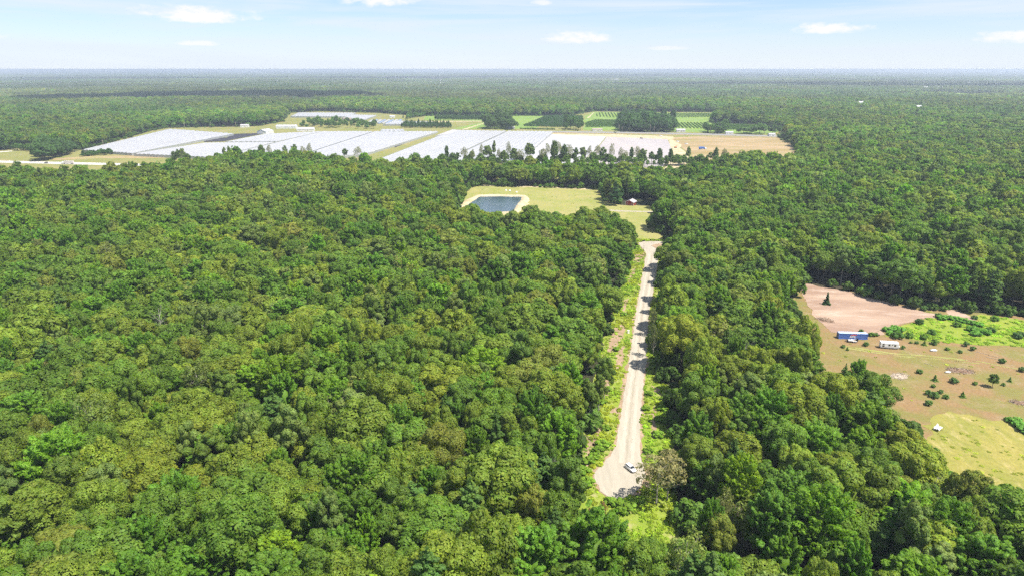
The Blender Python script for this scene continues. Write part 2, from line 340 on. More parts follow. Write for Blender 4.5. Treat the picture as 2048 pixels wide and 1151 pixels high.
RL = [(1292, 508), (1288, 533), (1281, 571), (1272, 621), (1266, 671), (1258, 722), (1253, 759), (1246, 797), (1241, 836), (1235, 874), (1231, 893), (1226, 925)]; RR = [(1317, 508), (1314, 533), (1309, 571), (1298, 621), (1295, 671), (1293, 722), (1287, 759), (1284, 797), (1282, 836), (1280, 874), (1280, 893), (1281, 925)]
for i_, (u0, u1) in enumerate(((.20, .36), (.62, .78), (.44, .53))):
    sheet('wheel_rut' if i_ < 2 else 'gravel_ridge', poly([(a_[0] + (b_[0] - a_[0]) * u0, a_[1]) for a_, b_ in zip(RL, RR)] + [(a_[0] + (b_[0] - a_[0]) * u1, a_[1]) for a_, b_ in reversed(list(zip(RL, RR)))]), .148 + .002 * i_, 'gravel_rut' if i_ < 2 else 'gravel_loose', 2, .16, 70 + i_)
sheet('turnaround_track', poly([(1287, 485.5), (1325, 485), (1362, 487), (1362, 494), (1330, 496), (1318, 493), (1308, 491)]), 0.10, 'gravel', 4, 0.3, 9)
sheet('turnaround_island', poly([(1302, 491), (1312, 488), (1330, 488), (1340, 491), (1330, 497), (1312, 497)]), 0.18, 'bare_soil', 4, 0.3, 10)
# bare soil along the verges
SOIL = [[(1228, 655), (1248, 645), (1252, 655), (1236, 690), (1226, 705), (1213, 704), (1218, 684)], [(1189, 830), (1204, 834), (1203, 850), (1192, 880), (1186, 900), (1184, 874)], [(1125, 795), (1165, 788), (1178, 797), (1165, 803), (1128, 806)],
                        [(1302, 770), (1318, 776), (1324, 788), (1311, 785)], [(1306, 812), (1311, 812), (1312, 872), (1307, 878), (1303, 868)], [(1222, 813), (1237, 815), (1234, 828), (1219, 824)], [(1165, 915), (1185, 900), (1180, 930), (1162, 935)],
                        [(1284, 940), (1302, 930), (1308, 955), (1290, 985), (1262, 992), (1282, 968)], [(1272, 510), (1290, 506), (1286, 524), (1262, 528)], [(1330, 780), (1350, 785), (1345, 796), (1325, 792)], [(1252, 730), (1244, 770), (1239, 800), (1234, 832), (1240, 832), (1246, 797), (1253, 759), (1258, 731)], [(1236, 700), (1250, 690), (1246, 730), (1230, 745)], [(1206, 760), (1222, 752), (1216, 790), (1204, 800)], [(1176, 880), (1190, 888), (1182, 915), (1168, 905)], [(1262, 540), (1272, 536), (1266, 560), (1256, 566)], [(1248, 600), (1256, 596), (1250, 630), (1240, 634)]]
for i, pts in enumerate(SOIL):
    sheet('bare_soil_patch', poly(pts), 0.09, 'bare_soil', 1.6, 0.5, 30 + i)
# the pasture on the right: graded sand, green growth, dry grass, yellow meadow
P_SAND = poly([(1600, 564), (1640, 574), (1700, 583), (1760, 600), (1800, 611), (1830, 618), (1876, 628), (1868, 637), (1840, 636), (1800, 648), (1762, 660), (1738, 668), (1700, 668), (1662, 664), (1648, 650), (1630, 635), (1616, 612), (1604, 590)])
sheet('graded_sand', P_SAND, 0.10, 'sand', 5, 0.8, 12)
sheet('graded_sand', poly([(1884, 631), (1898, 618), (1920, 622), (1952, 641), (1935, 640), (1905, 636)]), 0.10, 'sand', 4, 0.6, 13)
sheet('graded_sand', poly([(1745, 666), (1762, 660), (1771, 669), (1758, 670)]), 0.11, 'sand', 3, 0.4, 14)
P_LUSH = poly([(1770, 662), (1840, 640), (1870, 636), (1960, 642), (1960, 628), (2048, 640), (2200, 660), (2300, 705), (2048, 693), (1950, 689), (1860, 682), (1800, 674), (1770, 672)])
sheet('lush_meadow', P_LUSH, 0.09, 'lush_grass', 6, 1.2, 15)
P_YEL = poly([(1860, 835), (1920, 828), (2048, 845), (2500, 960), (2500, 1080), (2060, 962, T), (1990, 935, T), (1962, 895, T), (1915, 905, T), (1908, 868, T), (1880, 862, T)])
sheet('yellow_meadow', P_YEL, 0.09, 'yellow_meadow', 2.5, 1.6, 16)
sheet('vehicle_track', poly([(1690, 689.5), (1740, 699), (1800, 707), (1870, 712), (1960, 722), (2060, 741), (2060, 742.6), (1960, 723.6), (1870, 713.6), (1800, 708.8), (1740, 700.8), (1688, 691.5)]), 0.085, 'meadow', 3, .35, 26)
sheet('vehicle_track', poly([(1690, 694), (1740, 703), (1800, 711.4), (1870, 716.4), (1960, 726.5), (1960, 727.8), (1870, 717.8), (1800, 712.8), (1740, 704.6), (1688, 695.6)]), 0.085, 'meadow', 3, .35, 27)
# farm tracks, highway and fields beyond the forest
sheet('farm_track', poly([(1200, 418), (1240, 421), (1310, 422.5), (1325, 422), (1325, 424), (1300, 424.5), (1240, 423.5), (1200, 420)]), 0.09, 'gravel', 8, 0.35, 17)
sheet('farm_track', poly([(945, 370), (1005, 371.5), (1100, 374), (1207, 378.8), (1207, 380.6), (1100, 376), (1005, 373), (960, 372.5)]), 0.09, 'pond_sand', 8, 0.4, 18)
sheet('highway', poly([(-200, 318.0), (0, 321.6), (115, 324.2), (260, 327.4), (420, 331), (420, 335), (260, 331.4), (115, 328.2), (0, 325.6), (-200, 322)]), 0.12, 'concrete_road')
sheet('country_road', poly([(1104, 262.5), (1240, 264), (1400, 267), (1566, 271.6), (1900, 281), (1900, 284.5), (1566, 274.2), (1400, 269.6), (1240, 266.4), (1104, 264.9)]), 0.12, 'asphalt')
sheet('road_shoulder', poly([(1100, 265.2), (1240, 266.8), (1400, 270.0), (1566, 274.7), (1566, 275.6), (1400, 271.0), (1240, 267.8), (1100, 266.4)]), 0.11, 'bare_soil', 30, .6, 19)
sheet('tan_field', poly([(1340, 275.5), (1400, 273), (1570, 276), (1600, 303), (1600, 330), (1450, 330), (1380, 315), (1358, 290)]), 0.10, 'tan_field', 30, 3, 20)
sheet('gravel_yard', poly([(1085, 267), (1240, 269), (1345, 273), (1365, 300), (1400, 335), (1330, 345), (1330, 320), (1340, 280), (1240, 276), (1090, 271)]), 0.11, 'pond_sand', 25, 2, 21)
sheet('container_bed', poly([(1090, 268.5), (1212, 273.5), (1190, 300), (1150, 335), (1020, 335), (1036, 322), (1066, 298)]), 0.16, 'bed_white')
sheet('container_bed', poly([(1214, 273.6), (1240, 275), (1335, 278.5), (1345, 302), (1325, 335), (1152, 335), (1192, 300)]), 0.16, 'bed_pink')
sheet('side_lane', poly([(-60, 310), (0, 303.5), (24, 301.6), (24, 302.8), (0, 305), (-60, 312)]), 0.10, 'concrete_road')
sheet('dug_field', poly([(95, 318), (180, 312), (320, 310), (330, 316), (200, 316.5), (110, 321)]), 0.09, 'tan_field', 30, 2, 22)
sheet('crop_field', poly([(850, 229), (1140, 233), (1065, 258), (905, 258), (975, 243), (850, 240)]), 0.09, 'crop_green', 40, 2, 23)
sheet('crop_field', poly([(1168, 234), (1186, 224), (1432, 226), (1422, 246), (1520, 250), (1570, 261), (1540, 268), (1350, 264), (1168, 260)]), 0.09, 'crop_green', 40, 2, 24)
sheet('crop_field', poly([(1805, 190), (1820, 184.5), (1985, 187), (2060, 193), (1960, 196)]), 0.09, 'crop_green', 60, 8, 25)
for i_, p_ in enumerate(([(1010, 167), (1180, 165), (1250, 166.5), (1180, 168.5)], [(1080, 163.0), (1150, 162.4), (1180, 164), (1100, 165)], [(860, 170), (900, 170), (905, 171.5), (862, 171.6)], [(560, 163), (640, 162.4), (690, 163.4), (600, 164.2)], [(250, 168.5), (330, 167.5), (350, 169), (280, 170)], [(1380, 157), (1480, 156.4), (1500, 157.4), (1400, 158)], [(700, 156), (820, 155.5), (860, 156.4), (740, 157)], [(1600, 206), (1660, 205), (1680, 206.5), (1620, 208)], [(60, 176), (120, 175), (140, 176.5), (80, 178)], [(1700, 165), (1800, 164), (1840, 165.4), (1740, 166.4)])):
    sheet('far_field', poly(p_), 0.12, 'crop_green' if i_ % 2 else 'roadside_grass', 80, 10, 60 + i_)
sheet('farm_lane', poly([(924, 259), (978, 243), (981, 243), (932, 259)]), 0.13, 'pond_sand')
sheet('farm_lane', poly([(1174, 236), (1187, 225), (1189, 225), (1178, 236)]), 0.13, 'pond_sand')
sheet('farm_lane', poly([(840, 243), (980, 241.8), (980, 243.0), (840, 244.6)]), 0.13, 'pond_sand')

# pond: sandy bank ring raised round a sheet of water
PW = poly([(961, 393.5), (1002, 393.2), (1044, 394.6), (1040, 404), (1024, 424), (970, 427), (918, 421), (943, 405)])
pw = rough_outline(PW, 5, 0.45, 40); pc = pw.mean(0)
def ring(scale_out, z, amp=0.0, seed=0):
    q = np.random.default_rng(seed); d = pw - pc; L = np.hypot(*d.T)[:, None]
    return np.c_[pc + d / L * (L + scale_out + q.normal(size=(len(L), 1)) * amp), np.full(len(L), z)]
mb = MB(); rs = [ring(-1.5, -0.1), ring(0.2, 0.55, .1, 1), ring(2.6, 1.3, .25, 2), ring(6.0, 1.35, .4, 3), ring(9.5, 0.06, .9, 4)]; n = len(pw)
for r in rs: mb.v += [tuple(p) for p in r]
for i in range(len(rs) - 1):
    for j in range(n):
        k = (j + 1) % n; mb.f.append((i * n + j, i * n + k, (i + 1) * n + k, (i + 1) * n + j)); mb.mi.append(0)
tag(mb.build('pond_bank', 'pond_sand', smooth=True), kind='structure')
sheet('pond_water', ring(0.4, 0)[:, :2], 0.42, 'pond_water')

# ------------------------------------------------------------------ tree archetypes
def vdir(q, n):
    d = q.normal(size=(n, 3)); return d / np.linalg.norm(d, axis=1)[:, None]
def leaf_cards(q, lobes, n, size, up=0.25, soft=0.74, core=None, aspect=0.62, flat=0.0):
    """leaf-clump cards over a set of ellipsoid lobes -> verts, quads, normals, colour variation. lobes: (center, 3x3 axes)"""
    cs = np.array([l[0] for l in lobes]); As = np.array([l[1] for l in lobes]); inv = np.linalg.inv(As)
    wt = np.abs(np.linalg.det(As)) ** (2 / 3); wt /= wt.sum()
    li = q.choice(len(lobes), n, p=wt); d = vdir(q, n); d[:, 2] += up; d /= np.linalg.norm(d, axis=1)[:, None]
    rad = 0.78 + 0.30 * q.random(n)
    p = cs[li] + np.einsum('nij,nj->ni', As[li], d * rad[:, None])
    keep = np.ones(n, bool)
    for k in range(len(lobes)):
        e = (p - cs[k]) @ inv[k].T; keep &= ~(((e * e).sum(1) < 0.55) & (li != k))
    p, li, d = p[keep], li[keep], d[keep]; n = len(p)
    nrm = np.einsum('nij,nj->ni', np.transpose(inv[li], (0, 2, 1)), d); nrm /= np.linalg.norm(nrm, axis=1)[:, None]
    fn = nrm * 0.8 + vdir(q, n) * 0.55 + np.array([0, 0, 0.22 + flat]); fn /= np.linalg.norm(fn, axis=1)[:, None]
    tg = np.cross(fn, vdir(q, n)); tg /= np.linalg.norm(tg, axis=1)[:, None]; bt = np.cross(fn, tg)
    s = size * (0.6 + 0.8 * q.random(n))[:, None]
    v = np.stack([p - tg * s, p - bt * s * aspect + fn * s * .12, p + tg * s, p + bt * s * aspect + fn * s * .12], 1).reshape(-1, 3)
    f = np.arange(4 * n).reshape(-1, 4)
    cn = nrm * soft + fn * (1 - soft); cn /= np.linalg.norm(cn, axis=1)[:, None]
    lv = 0.86 + 0.28 * q.random(len(lobes)); hue = q.normal(size=len(lobes)) * 0.035
    va = lv[li] * (0.78 + 0.44 * q.random(n)); hu = hue[li] + q.normal(size=n) * 0.05
    col = np.stack([va * (1 + hu), va, va * (1 - hu * 0.5), np.ones(n)], 1)
    vn = np.repeat(cn, 4, 0); vc = np.repeat(col, 4, 0)
    if core is not None:                               # solid inner mass behind the leaf cards
        cc, ax, sub = core
        bm = bmesh.new(); bmesh.ops.create_icosphere(bm, subdivisions=sub, radius=1)
        cv = np.array([x.co[:] for x in bm.verts]); cf = [[x.index for x in fc.verts] for fc in bm.faces]; bm.free()
        cv2 = np.array(cc) + cv * np.array(ax) * (0.85 + 0.3 * q.random(len(cv)))[:, None]
        o = len(v); v = np.r_[v, cv2]; vn = np.r_[vn, cv]; vc = np.r_[vc, np.ones((len(cv), 4)) * [.9, .9, .9, 1]]
        return v, [list(x) for x in f] + [[a + o for a in x] for x in cf], vn, vc
    return v, [list(x) for x in f], vn, vc
def leaf_mesh(name, parts, extra=None, m='leaf'):
    """one mesh of leaf cards; extra = MB with bark to join for the instanced wood"""
    v, f, vn, vc = parts; nl = len(f); mi = [0] * nl
    if extra is not None:
        o = len(v); v = np.r_[v, np.array(extra.v)]; f = f + [[a + o for a in x] for x in extra.f]; mi += [1 + k for k in extra.mi]
        vn = np.r_[vn, np.zeros((len(extra.v), 3))]; vc = np.r_[vc, np.ones((len(extra.v), 4))]
    me = bpy.data.meshes.new(name); me.from_pydata(np.asarray(v).tolist(), [], f)
    me.materials.append(MATS[m]); me.materials.append(MATS['bark']); me.materials.append(MATS['bark_pale'])
    me.polygons.foreach_set('material_index', mi); me.polygons.foreach_set('use_smooth', [True] * len(f))
    a = me.attributes.new('leafvar', 'FLOAT_COLOR', 'POINT'); a.data.foreach_set('color', np.asarray(vc, np.float32).ravel())
    me.update(); me.normals_split_custom_set_from_vertices(np.asarray(vn, np.float32).tolist())
    return me
def ball(c, r): return (np.array(c, float), np.eye(3) * r)
def ell(c, axis, la, lr, lt):
    a = np.array(axis, float); a /= np.linalg.norm(a); b = np.cross(a, [0, 0, 1.0])
    b = b / np.linalg.norm(b) if np.linalg.norm(b) > 1e-3 else np.array([1.0, 0, 0]); c2 = np.cross(b, a)
    return (np.array(c, float), np.stack([a * la, b * lr, c2 * lt], 1))
def fib(q, n, zlo, zhi=1.0):
    i = np.arange(n); z = zlo + (zhi - zlo) * (i + 0.5) / n; a = i * 2.39996 + q.normal(size=n) * 0.3; r = np.sqrt(np.clip(1 - z * z, 0, 1))
    d = np.stack([r * np.cos(a), r * np.sin(a), z], 1) + q.normal(size=(n, 3)) * 0.13
    return d / np.linalg.norm(d, axis=1)[:, None]
def sh_round(q, Rr, H, base, npri=19, sub=6, lop=0.16):
    cz = base + (H - base) * 0.42; au, ad = H - cz, cz - base; L = []; off = q.normal(size=2) * Rr * 0.08
    for d in fib(q, npri, -0.45):
        sx = 1 + q.normal() * lop; pr = Rr * (0.25 + 0.17 * q.random()); k = max(0.2, 1 - pr / Rr)
        c = np.array([d[0] * Rr * k * sx + off[0], d[1] * Rr * k * sx + off[1], cz + d[2] * (au if d[2] > 0 else ad) * k * (1 + q.normal() * 0.1)])
        L.append(ball(c, pr))
        for _ in range(sub):
            e = vdir(q, 1)[0] + d * 0.9 + np.array([0, 0, .25]); e /= np.linalg.norm(e); L.append(ball(c + e * pr * 0.78, pr * (0.34 + 0.2 * q.random())))
    return L, ((off[0], off[1], cz), (Rr * .56, Rr * .56, (H - base) * .30))
def sh_spray(q, Rr, H, base, n=75):
    cz = base + (H - base) * 0.35; au, ad = H - cz, cz - base; L = []
    for d in fib(q, n, -0.55):
        k = 0.72 + 0.2 * q.random(); e = np.array([d[0] * Rr * k, d[1] * Rr * k, cz + d[2] * (au if d[2] > 0 else ad) * k])
        s = np.array([0, 0, base + (e[2] - base) * 0.55]); ax = e - s + np.array([0, 0, 0.8]); la = Rr * (0.22 + 0.14 * q.random())
        L.append(ell(e, ax, la, la * 0.5, la * 0.36))
        for _ in range(2):
            e2 = e + q.normal(size=3) * Rr * 0.12; L.append(ell(e2, ax + q.normal(size=3) * np.linalg.norm(ax) * .35, la * .6, la * .3, la * .24))
    return L, ((0, 0, cz), (Rr * .5, Rr * .5, (H - base) * .30))
def sh_pine(q, Rr, H, base, full=False):
    L = []; z = base
    while z < H - 0.8:
        f = (H - z) / (H - base); rr = Rr * (f ** 0.75 if not full else f ** 0.95) * (0.8 + 0.35 * q.random()); nb = 6 if f > .25 else 4; a0 = q.random() * 6.3
        for k in range(nb):
            a = a0 + k * 6.283 / nb + q.normal() * .22; r2 = rr * (0.7 + 0.5 * q.random()); dx = np.array([math.cos(a), math.sin(a), 0.10 if not full else -0.15])
            L.append(ell(np.array([0, 0, z + q.normal() * .25]) + dx * r2 * .62, dx, r2 * .44, r2 * .30, .22 + .10 * r2))
            L.append(ell(np.array([0, 0, z + .3]) + dx * r2 * .3, dx, r2 * .3, r2 * .2, .2 + .06 * r2))
        z += (1.45 if not full else .55) * (0.75 + 0.5 * q.random()) * max(.45, f ** .4)
    L.append(ell((0, 0, H - .5), (0, 0, 1), .8, .3, .3))
    return L, ((0, 0, base + (H - base) * .3), (Rr * .22, Rr * .22, (H - base) * .28))
def wood(q, H, base, Rr, r0=0.28, limbs=7, k=0, thin=False):
    mb = MB(); mb.k = k; bend = q.normal(size=2) * 0.3; top = H * 0.82
    ax = [(bend[0] * t * t, bend[1] * t * t, top * t) for t in (0, .08, .3, .6, 1)]
    mb.tube(ax, [r0 * 1.35, r0, r0 * .8, r0 * .55, r0 * .15], 7)
    for i in range(limbs):
        z0 = base * .8 + (top - base) * (i + .3) / limbs * .85; a = i * 2.4 + q.normal() * .3; L = Rr * (.55 + .3 * q.random()) * (1 - .35 * i / limbs)
        t = z0 / top; s = Vector((bend[0] * t * t, bend[1] * t * t, z0)); e = s + Vector((math.cos(a) * L, math.sin(a) * L, L * (.55 + .4 * q.random())))
        m = (s + e) / 2 + Vector((0, 0, -.15 * L)); mb.tube([s, m, e], [r0 * .42, r0 * .28, r0 * .07], 5, cap=False)
        if thin:
            for _ in range(6):
                u = s.lerp(e, .35 + .6 * q.random()); d = Vector(vdir(q, 1)[0]) + Vector((math.cos(a), math.sin(a), 1.0)) * .7
                v = u + d * (.7 + q.random()); mb.tube([u, v], [r0 * .13, r0 * .03], 3, cap=False)
                for _ in range(3):
                    x = u.lerp(v, .3 + .6 * q.random()); mb.tube([x, x + (Vector(vdir(q, 1)[0]) + d * .5) * .7], [r0 * .06, r0 * .02], 3, cap=False)
    return mb
SPEC = []   # name, lobes fn, R, H, base, near cards, leaf size, wood kwargs
for i in range(5): SPEC.append(('oak', i, sh_round, dict(Rr=5.6 + .35 * i, H=17 + .5 * (i % 3), base=5.5, npri=17 + 2 * i), [27000, 22000, 30000, 25000, 20000][i], [.26, .31, .23, .28, .33][i], dict(r0=.33), .3))
for i in range(4): SPEC.append(('maple', i, sh_spray, dict(Rr=5.0 + .3 * i, H=17.5 + .6 * (i % 2), base=5.0, n=70 + 10 * i), [27000, 20000, 24000, 30000][i], [.26, .33, .29, .23][i], dict(r0=.30), .45))
for i in range(3): SPEC.append(('poplar', i, sh_round, dict(Rr=3.3 + .35 * i, H=20 + i, base=5.5, npri=26, sub=4, lop=.3), 17000, 0.24, dict(r0=.22, k=1), .3))
for i in range(2): SPEC.append(('pine', i, sh_pine, dict(Rr=5.2 + .5 * i, H=20.5 + i, base=5.5), 20000, 0.24, dict(r0=.30, limbs=0), .5))
for i in range(3): SPEC.append(('thin', i, sh_round, dict(Rr=4.0 + .4 * i, H=16.5 + i, base=5.0, npri=22, sub=5, lop=.35), 2600, 0.30, dict(r0=.22, k=1, limbs=11, thin=True), .3))
CROWN, WOOD, MID, FAR = [], [], [], []; ARCH_R = []; ARCH_KIND = []
coll_mid = bpy.data.collections.new('tree_sources_mid'); coll_far = bpy.data.collections.new('tree_sources_far')
def src(coll, name, me): o = bpy.data.objects.new(name, me); coll.objects.link(o)
for si, (nm, i, fn, kw, cards, ls, wk, up) in enumerate(SPEC):
    q = np.random.default_rng(100 + si); lobes, core = fn(q, **kw); pine = nm == 'pine'
    wd = wood(q, kw['H'], kw['base'], kw['Rr'], **wk)
    cr = None if nm in ('thin', 'pine', 'poplar') else core
    CROWN.append(leaf_mesh('crown', leaf_cards(q, lobes, cards, ls, up, core=(*cr, 2) if cr else None, flat=.5 if pine else 0)))
    WOOD.append(wd.mesh('trunk', ['bark', 'bark_pale'], True))
    if nm != 'thin': wd = wood(np.random.default_rng(si), kw['H'], kw['base'], kw['Rr'], r0=wk['r0'], limbs=0, k=wk.get('k', 0))
    src(coll_mid, f'tree_{si:02d}', leaf_mesh(f'tree_mid_{si}', leaf_cards(q, lobes, int(cards * .34), ls * 1.65, up, core=(*cr, 2) if cr else None, flat=.5 if pine else 0), wd))
    src(coll_far, f'tree_{si:02d}', leaf_mesh(f'tree_far_{si}', leaf_cards(q, lobes, int(cards * .08), ls * 3.1, up, soft=.88, core=(*core, 2), flat=.4 if pine else 0), MB().tube([(0, 0, 0), (0, 0, kw['H'] * .6)], [.3, .2], 5)))
    ARCH_R.append(kw['Rr']); ARCH_KIND.append(nm)
ARCH_R = np.array(ARCH_R)
KIDX = {k: [i for i, x in enumerate(ARCH_KIND) if x == k] for k in ('oak', 'maple', 'poplar', 'pine', 'thin')}
# bushes, spruces and weed clumps
def bush_mesh(seed, Rr, H, n, ls, npri=9):
    q = np.random.default_rng(seed); L, c = sh_round(q, Rr, H, 0.05, npri, 4)
    return leaf_mesh('foliage', leaf_cards(q, L, n, ls, .4, core=(*c, 2)))
BUSH = [bush_mesh(300 + i, 1.4, 1.9 + .2 * i, 1100, .22) for i in range(3)]
def spruce_mesh(seed, Rr, H, n=2600):
    q = np.random.default_rng(seed); L, c = sh_pine(q, Rr, H, .35, True)
    return leaf_mesh('needles', leaf_cards(q, L, n, .22, .3, core=(*c, 1), flat=.1))
SPRUCE = [spruce_mesh(320 + i, 1.5 + .1 * i, 4.0) for i in range(3)]
coll_weed = bpy.data.collections.new('weed_sources')
for i in range(3):
    q = np.random.default_rng(340 + i); L, c = sh_round(q, .95, .75, -.1, 7, 3)
    src(coll_weed, f'weed_{i:02d}', leaf_mesh(f'weed_{i}', leaf_cards(q, L, 420, .14, .6)))

# ------------------------------------------------------------------ instancing for what nobody could count
GROUPS = {}
def instancer(coll):
    if coll.name in GROUPS: return GROUPS[coll.name]
    g = bpy.data.node_groups.new('scatter_' + coll.name, 'GeometryNodeTree'); g.is_modifier = True
    g.interface.new_socket('Geometry', in_out='INPUT', socket_type='NodeSocketGeometry'); g.interface.new_socket('Geometry', in_out='OUTPUT', socket_type='NodeSocketGeometry')
    N = g.nodes; gi = N.new('NodeGroupInput'); go = N.new('NodeGroupOutput'); ip = N.new('GeometryNodeInstanceOnPoints'); ci = N.new('GeometryNodeCollectionInfo')
    ci.inputs['Collection'].default_value = coll; ci.inputs['Separate Children'].default_value = True; ci.inputs['Reset Children'].default_value = True
    def na(name, typ): x = N.new('GeometryNodeInputNamedAttribute'); x.data_type = typ; x.inputs['Name'].default_value = name; return x.outputs['Attribute']
    cx = N.new('ShaderNodeCombineXYZ'); er = N.new('FunctionNodeEulerToRotation'); L = g.links
    L.new(na('spin', 'FLOAT'), cx.inputs[2]); L.new(cx.outputs[0], er.inputs[0])
    L.new(gi.outputs[0], ip.inputs['Points']); L.new(ci.outputs[0], ip.inputs['Instance']); ip.inputs['Pick Instance'].default_value = True
    L.new(na('pick', 'INT'), ip.inputs['Instance Index']); L.new(er.outputs[0], ip.inputs['Rotation']); L.new(na('size', 'FLOAT_VECTOR'), ip.inputs['Scale'])
    L.new(ip.outputs[0], go.inputs[0]); GROUPS[coll.name] = g
    return g
def scatter(name, P, spin, size, pick, tint, coll, label, cat):
    me = bpy.data.meshes.new(name); me.from_pydata(np.asarray(P, float).tolist(), [], [])
    for an, ty, key, val in (('spin', 'FLOAT', 'value', spin), ('size', 'FLOAT_VECTOR', 'vector', size), ('pick', 'INT', 'value', pick), ('tint', 'FLOAT_COLOR', 'color', np.c_[tint, np.ones(len(tint))])):
        a = me.attributes.new(an, ty, 'POINT'); a.data.foreach_set(key, np.asarray(val, np.int32 if ty == 'INT' else np.float32).ravel())
    o = link(name, me); tag(o, label, cat, kind='stuff')
    o.modifiers.new('scatter', 'NODES').node_group = instancer(coll)
    return o

# ------------------------------------------------------------------ where the trees stand
PAL = {'oak': [('olive', (.132, .158, .032)), ('mid green', (.092, .142, .028)), ('yellow-green', (.165, .185, .034)), ('dark green', (.080, .125, .028)), ('brownish olive', (.145, .140, .040))],
       'maple': [('bright green', (.120, .205, .022)), ('fresh green', (.084, .160, .024)), ('dark green', (.074, .134, .026)), ('lime green', (.175, .24, .024))],
       'poplar': [('grey-green', (.130, .155, .068)), ('mid green', (.098, .138, .036)), ('silvery green', (.158, .186, .092))],
       'pine': [('blue-green', (.088, .140, .056)), ('deep green', (.068, .115, .044))],
       'thin': [('grey-brown', (.170, .158, .085)), ('rusty brown', (.155, .105, .056)), ('faded green', (.140, .155, .066))]}
WGT = {'oak': [.36, .32, .13, .14, .05], 'maple': [.24, .46, .24, .06], 'poplar': [.42, .40, .18], 'pine': [.5, .5], 'thin': [.34, .06, .60]}
KINDS = ['oak', 'maple', 'poplar', 'pine', 'thin']
P_SHED = poly([(1236, 402), (1290, 402), (1302, 413), (1262, 420), (1236, 415)])
HOLES = [P_CORR, P_MEADOW, P_FIELD, P_OPEN, P_SHED]
FAR_HOLES = [poly(p) for p in ([(1800, 191), (1820, 184), (1990, 187), (2070, 193), (1960, 197)], [(1010, 167), (1180, 165), (1250, 166.5), (1180, 168.5)], [(1080, 163.0), (1150, 162.4), (1180, 164), (1100, 165)], [(860, 170), (900, 170), (905, 171.5), (862, 171.6)], [(560, 163), (640, 162.4), (690, 163.4), (600, 164.2)], [(250, 168.5), (330, 167.5), (350, 169), (280, 170)], [(1380, 157), (1480, 156.4), (1500, 157.4), (1400, 158)], [(700, 156), (820, 155.5), (860, 156.4), (740, 157)], [(1600, 206), (1660, 205), (1680, 206.5), (1620, 208)], [(60, 176), (120, 175), (140, 176.5), (80, 178)], [(1700, 165), (1800, 164), (1840, 165.4), (1740, 166.4)], [(340, 266), (310, 261), (345, 255), (500, 252), (480, 258)])]
def jitter_grid(y0, y1, step, half=0.80, pad=45):
    ys = np.arange(y0, y1, step * .87); out = []
    for r, y in enumerate(ys):
        hw = y * half + pad; x = np.arange(-hw, hw, step) + (step / 2 if r % 2 else 0); out.append(np.c_[x, np.full(len(x), y)])
    P = np.concatenate(out); return P + rng.uniform(-.42, .42, P.shape) * step
def open_mask(P, margin):
    k = np.ones(len(P), bool)
    for h, mg in zip(HOLES, (3.6, 4.0, 4.0, 3.0, 3.0)):
        i = inside(P, h); k &= ~i; d = edge_dist(P, h); k &= ~(d < mg)
    for h in FAR_HOLES: k &= ~inside(P, h)
    return k
def dress(P, seed, mix=(.50, .30, .10, .06, .04)):
    """kind, archetype, tint, size and turn for every tree"""
    q = np.random.default_rng(seed); n = len(P); stand = vnoise(P, 55, seed) + .5 * vnoise(P, 22, seed + 3); pn = vnoise(P, 40, seed + 9)
    w = np.tile(np.array(mix), (n, 1)); w[:, 3] *= np.clip((pn - .45) * 6, .15, 3.2); w[:, 1] *= np.clip(.4 + (stand - .4) * 1.3, .3, 1.8); w[:, 2] *= np.clip(2.2 * vnoise(P, 60, seed + 5) - .2, .2, 2)
    w /= w.sum(1)[:, None]; kind = (q.random(n)[:, None] > w.cumsum(1)).sum(1).clip(0, 4)
    arch = np.zeros(n, int); tint = np.zeros((n, 3)); cname = np.zeros(n, int); warm = vnoise(P, 90, seed + 21)
    for ki, k in enumerate(KINDS):
        m = np.where(kind == ki)[0]; arch[m] = q.choice(KIDX[k], len(m)); c = q.choice(len(PAL[k]), len(m), p=WGT[k]); cname[m] = c
        tint[m] = np.array([x[1] for x in PAL[k]])[c]
    v = np.exp(q.normal(size=n) * .11) * (.92 + .2 * warm); hue = q.normal(size=n) * .045 + (warm - .5) * .16
    tint = tint * v[:, None] * np.stack([1 + hue, np.ones(n), 1 - hue * .6], 1)
    gm = tint.mean(0) * (.85 + .3 * vnoise(P, 48, seed + 41))[:, None] * np.stack([.86 + .28 * vnoise(P, 65, seed + 43), np.ones(n), np.ones(n)], 1); tint = .76 * tint + .24 * gm; tint[:, 2] *= .92
    s = 1.03 * np.clip(np.exp(q.normal(size=n) * .30), .45, 1.42); hz = np.clip(.96 + .18 * vnoise(P, 70, seed + 31) + q.normal(size=n) * .165 + (s - 1) * .24, .55, 1.45)
    size = np.stack([s * (1 + q.normal(size=n) * .08), s * (1 + q.normal(size=n) * .08), hz], 1)
    size[kind == 3, 2] *= .86
    return dict(P=P, kind=kind, arch=arch, tint=tint, cname=cname, size=size, spin=q.random(n) * 6.283)

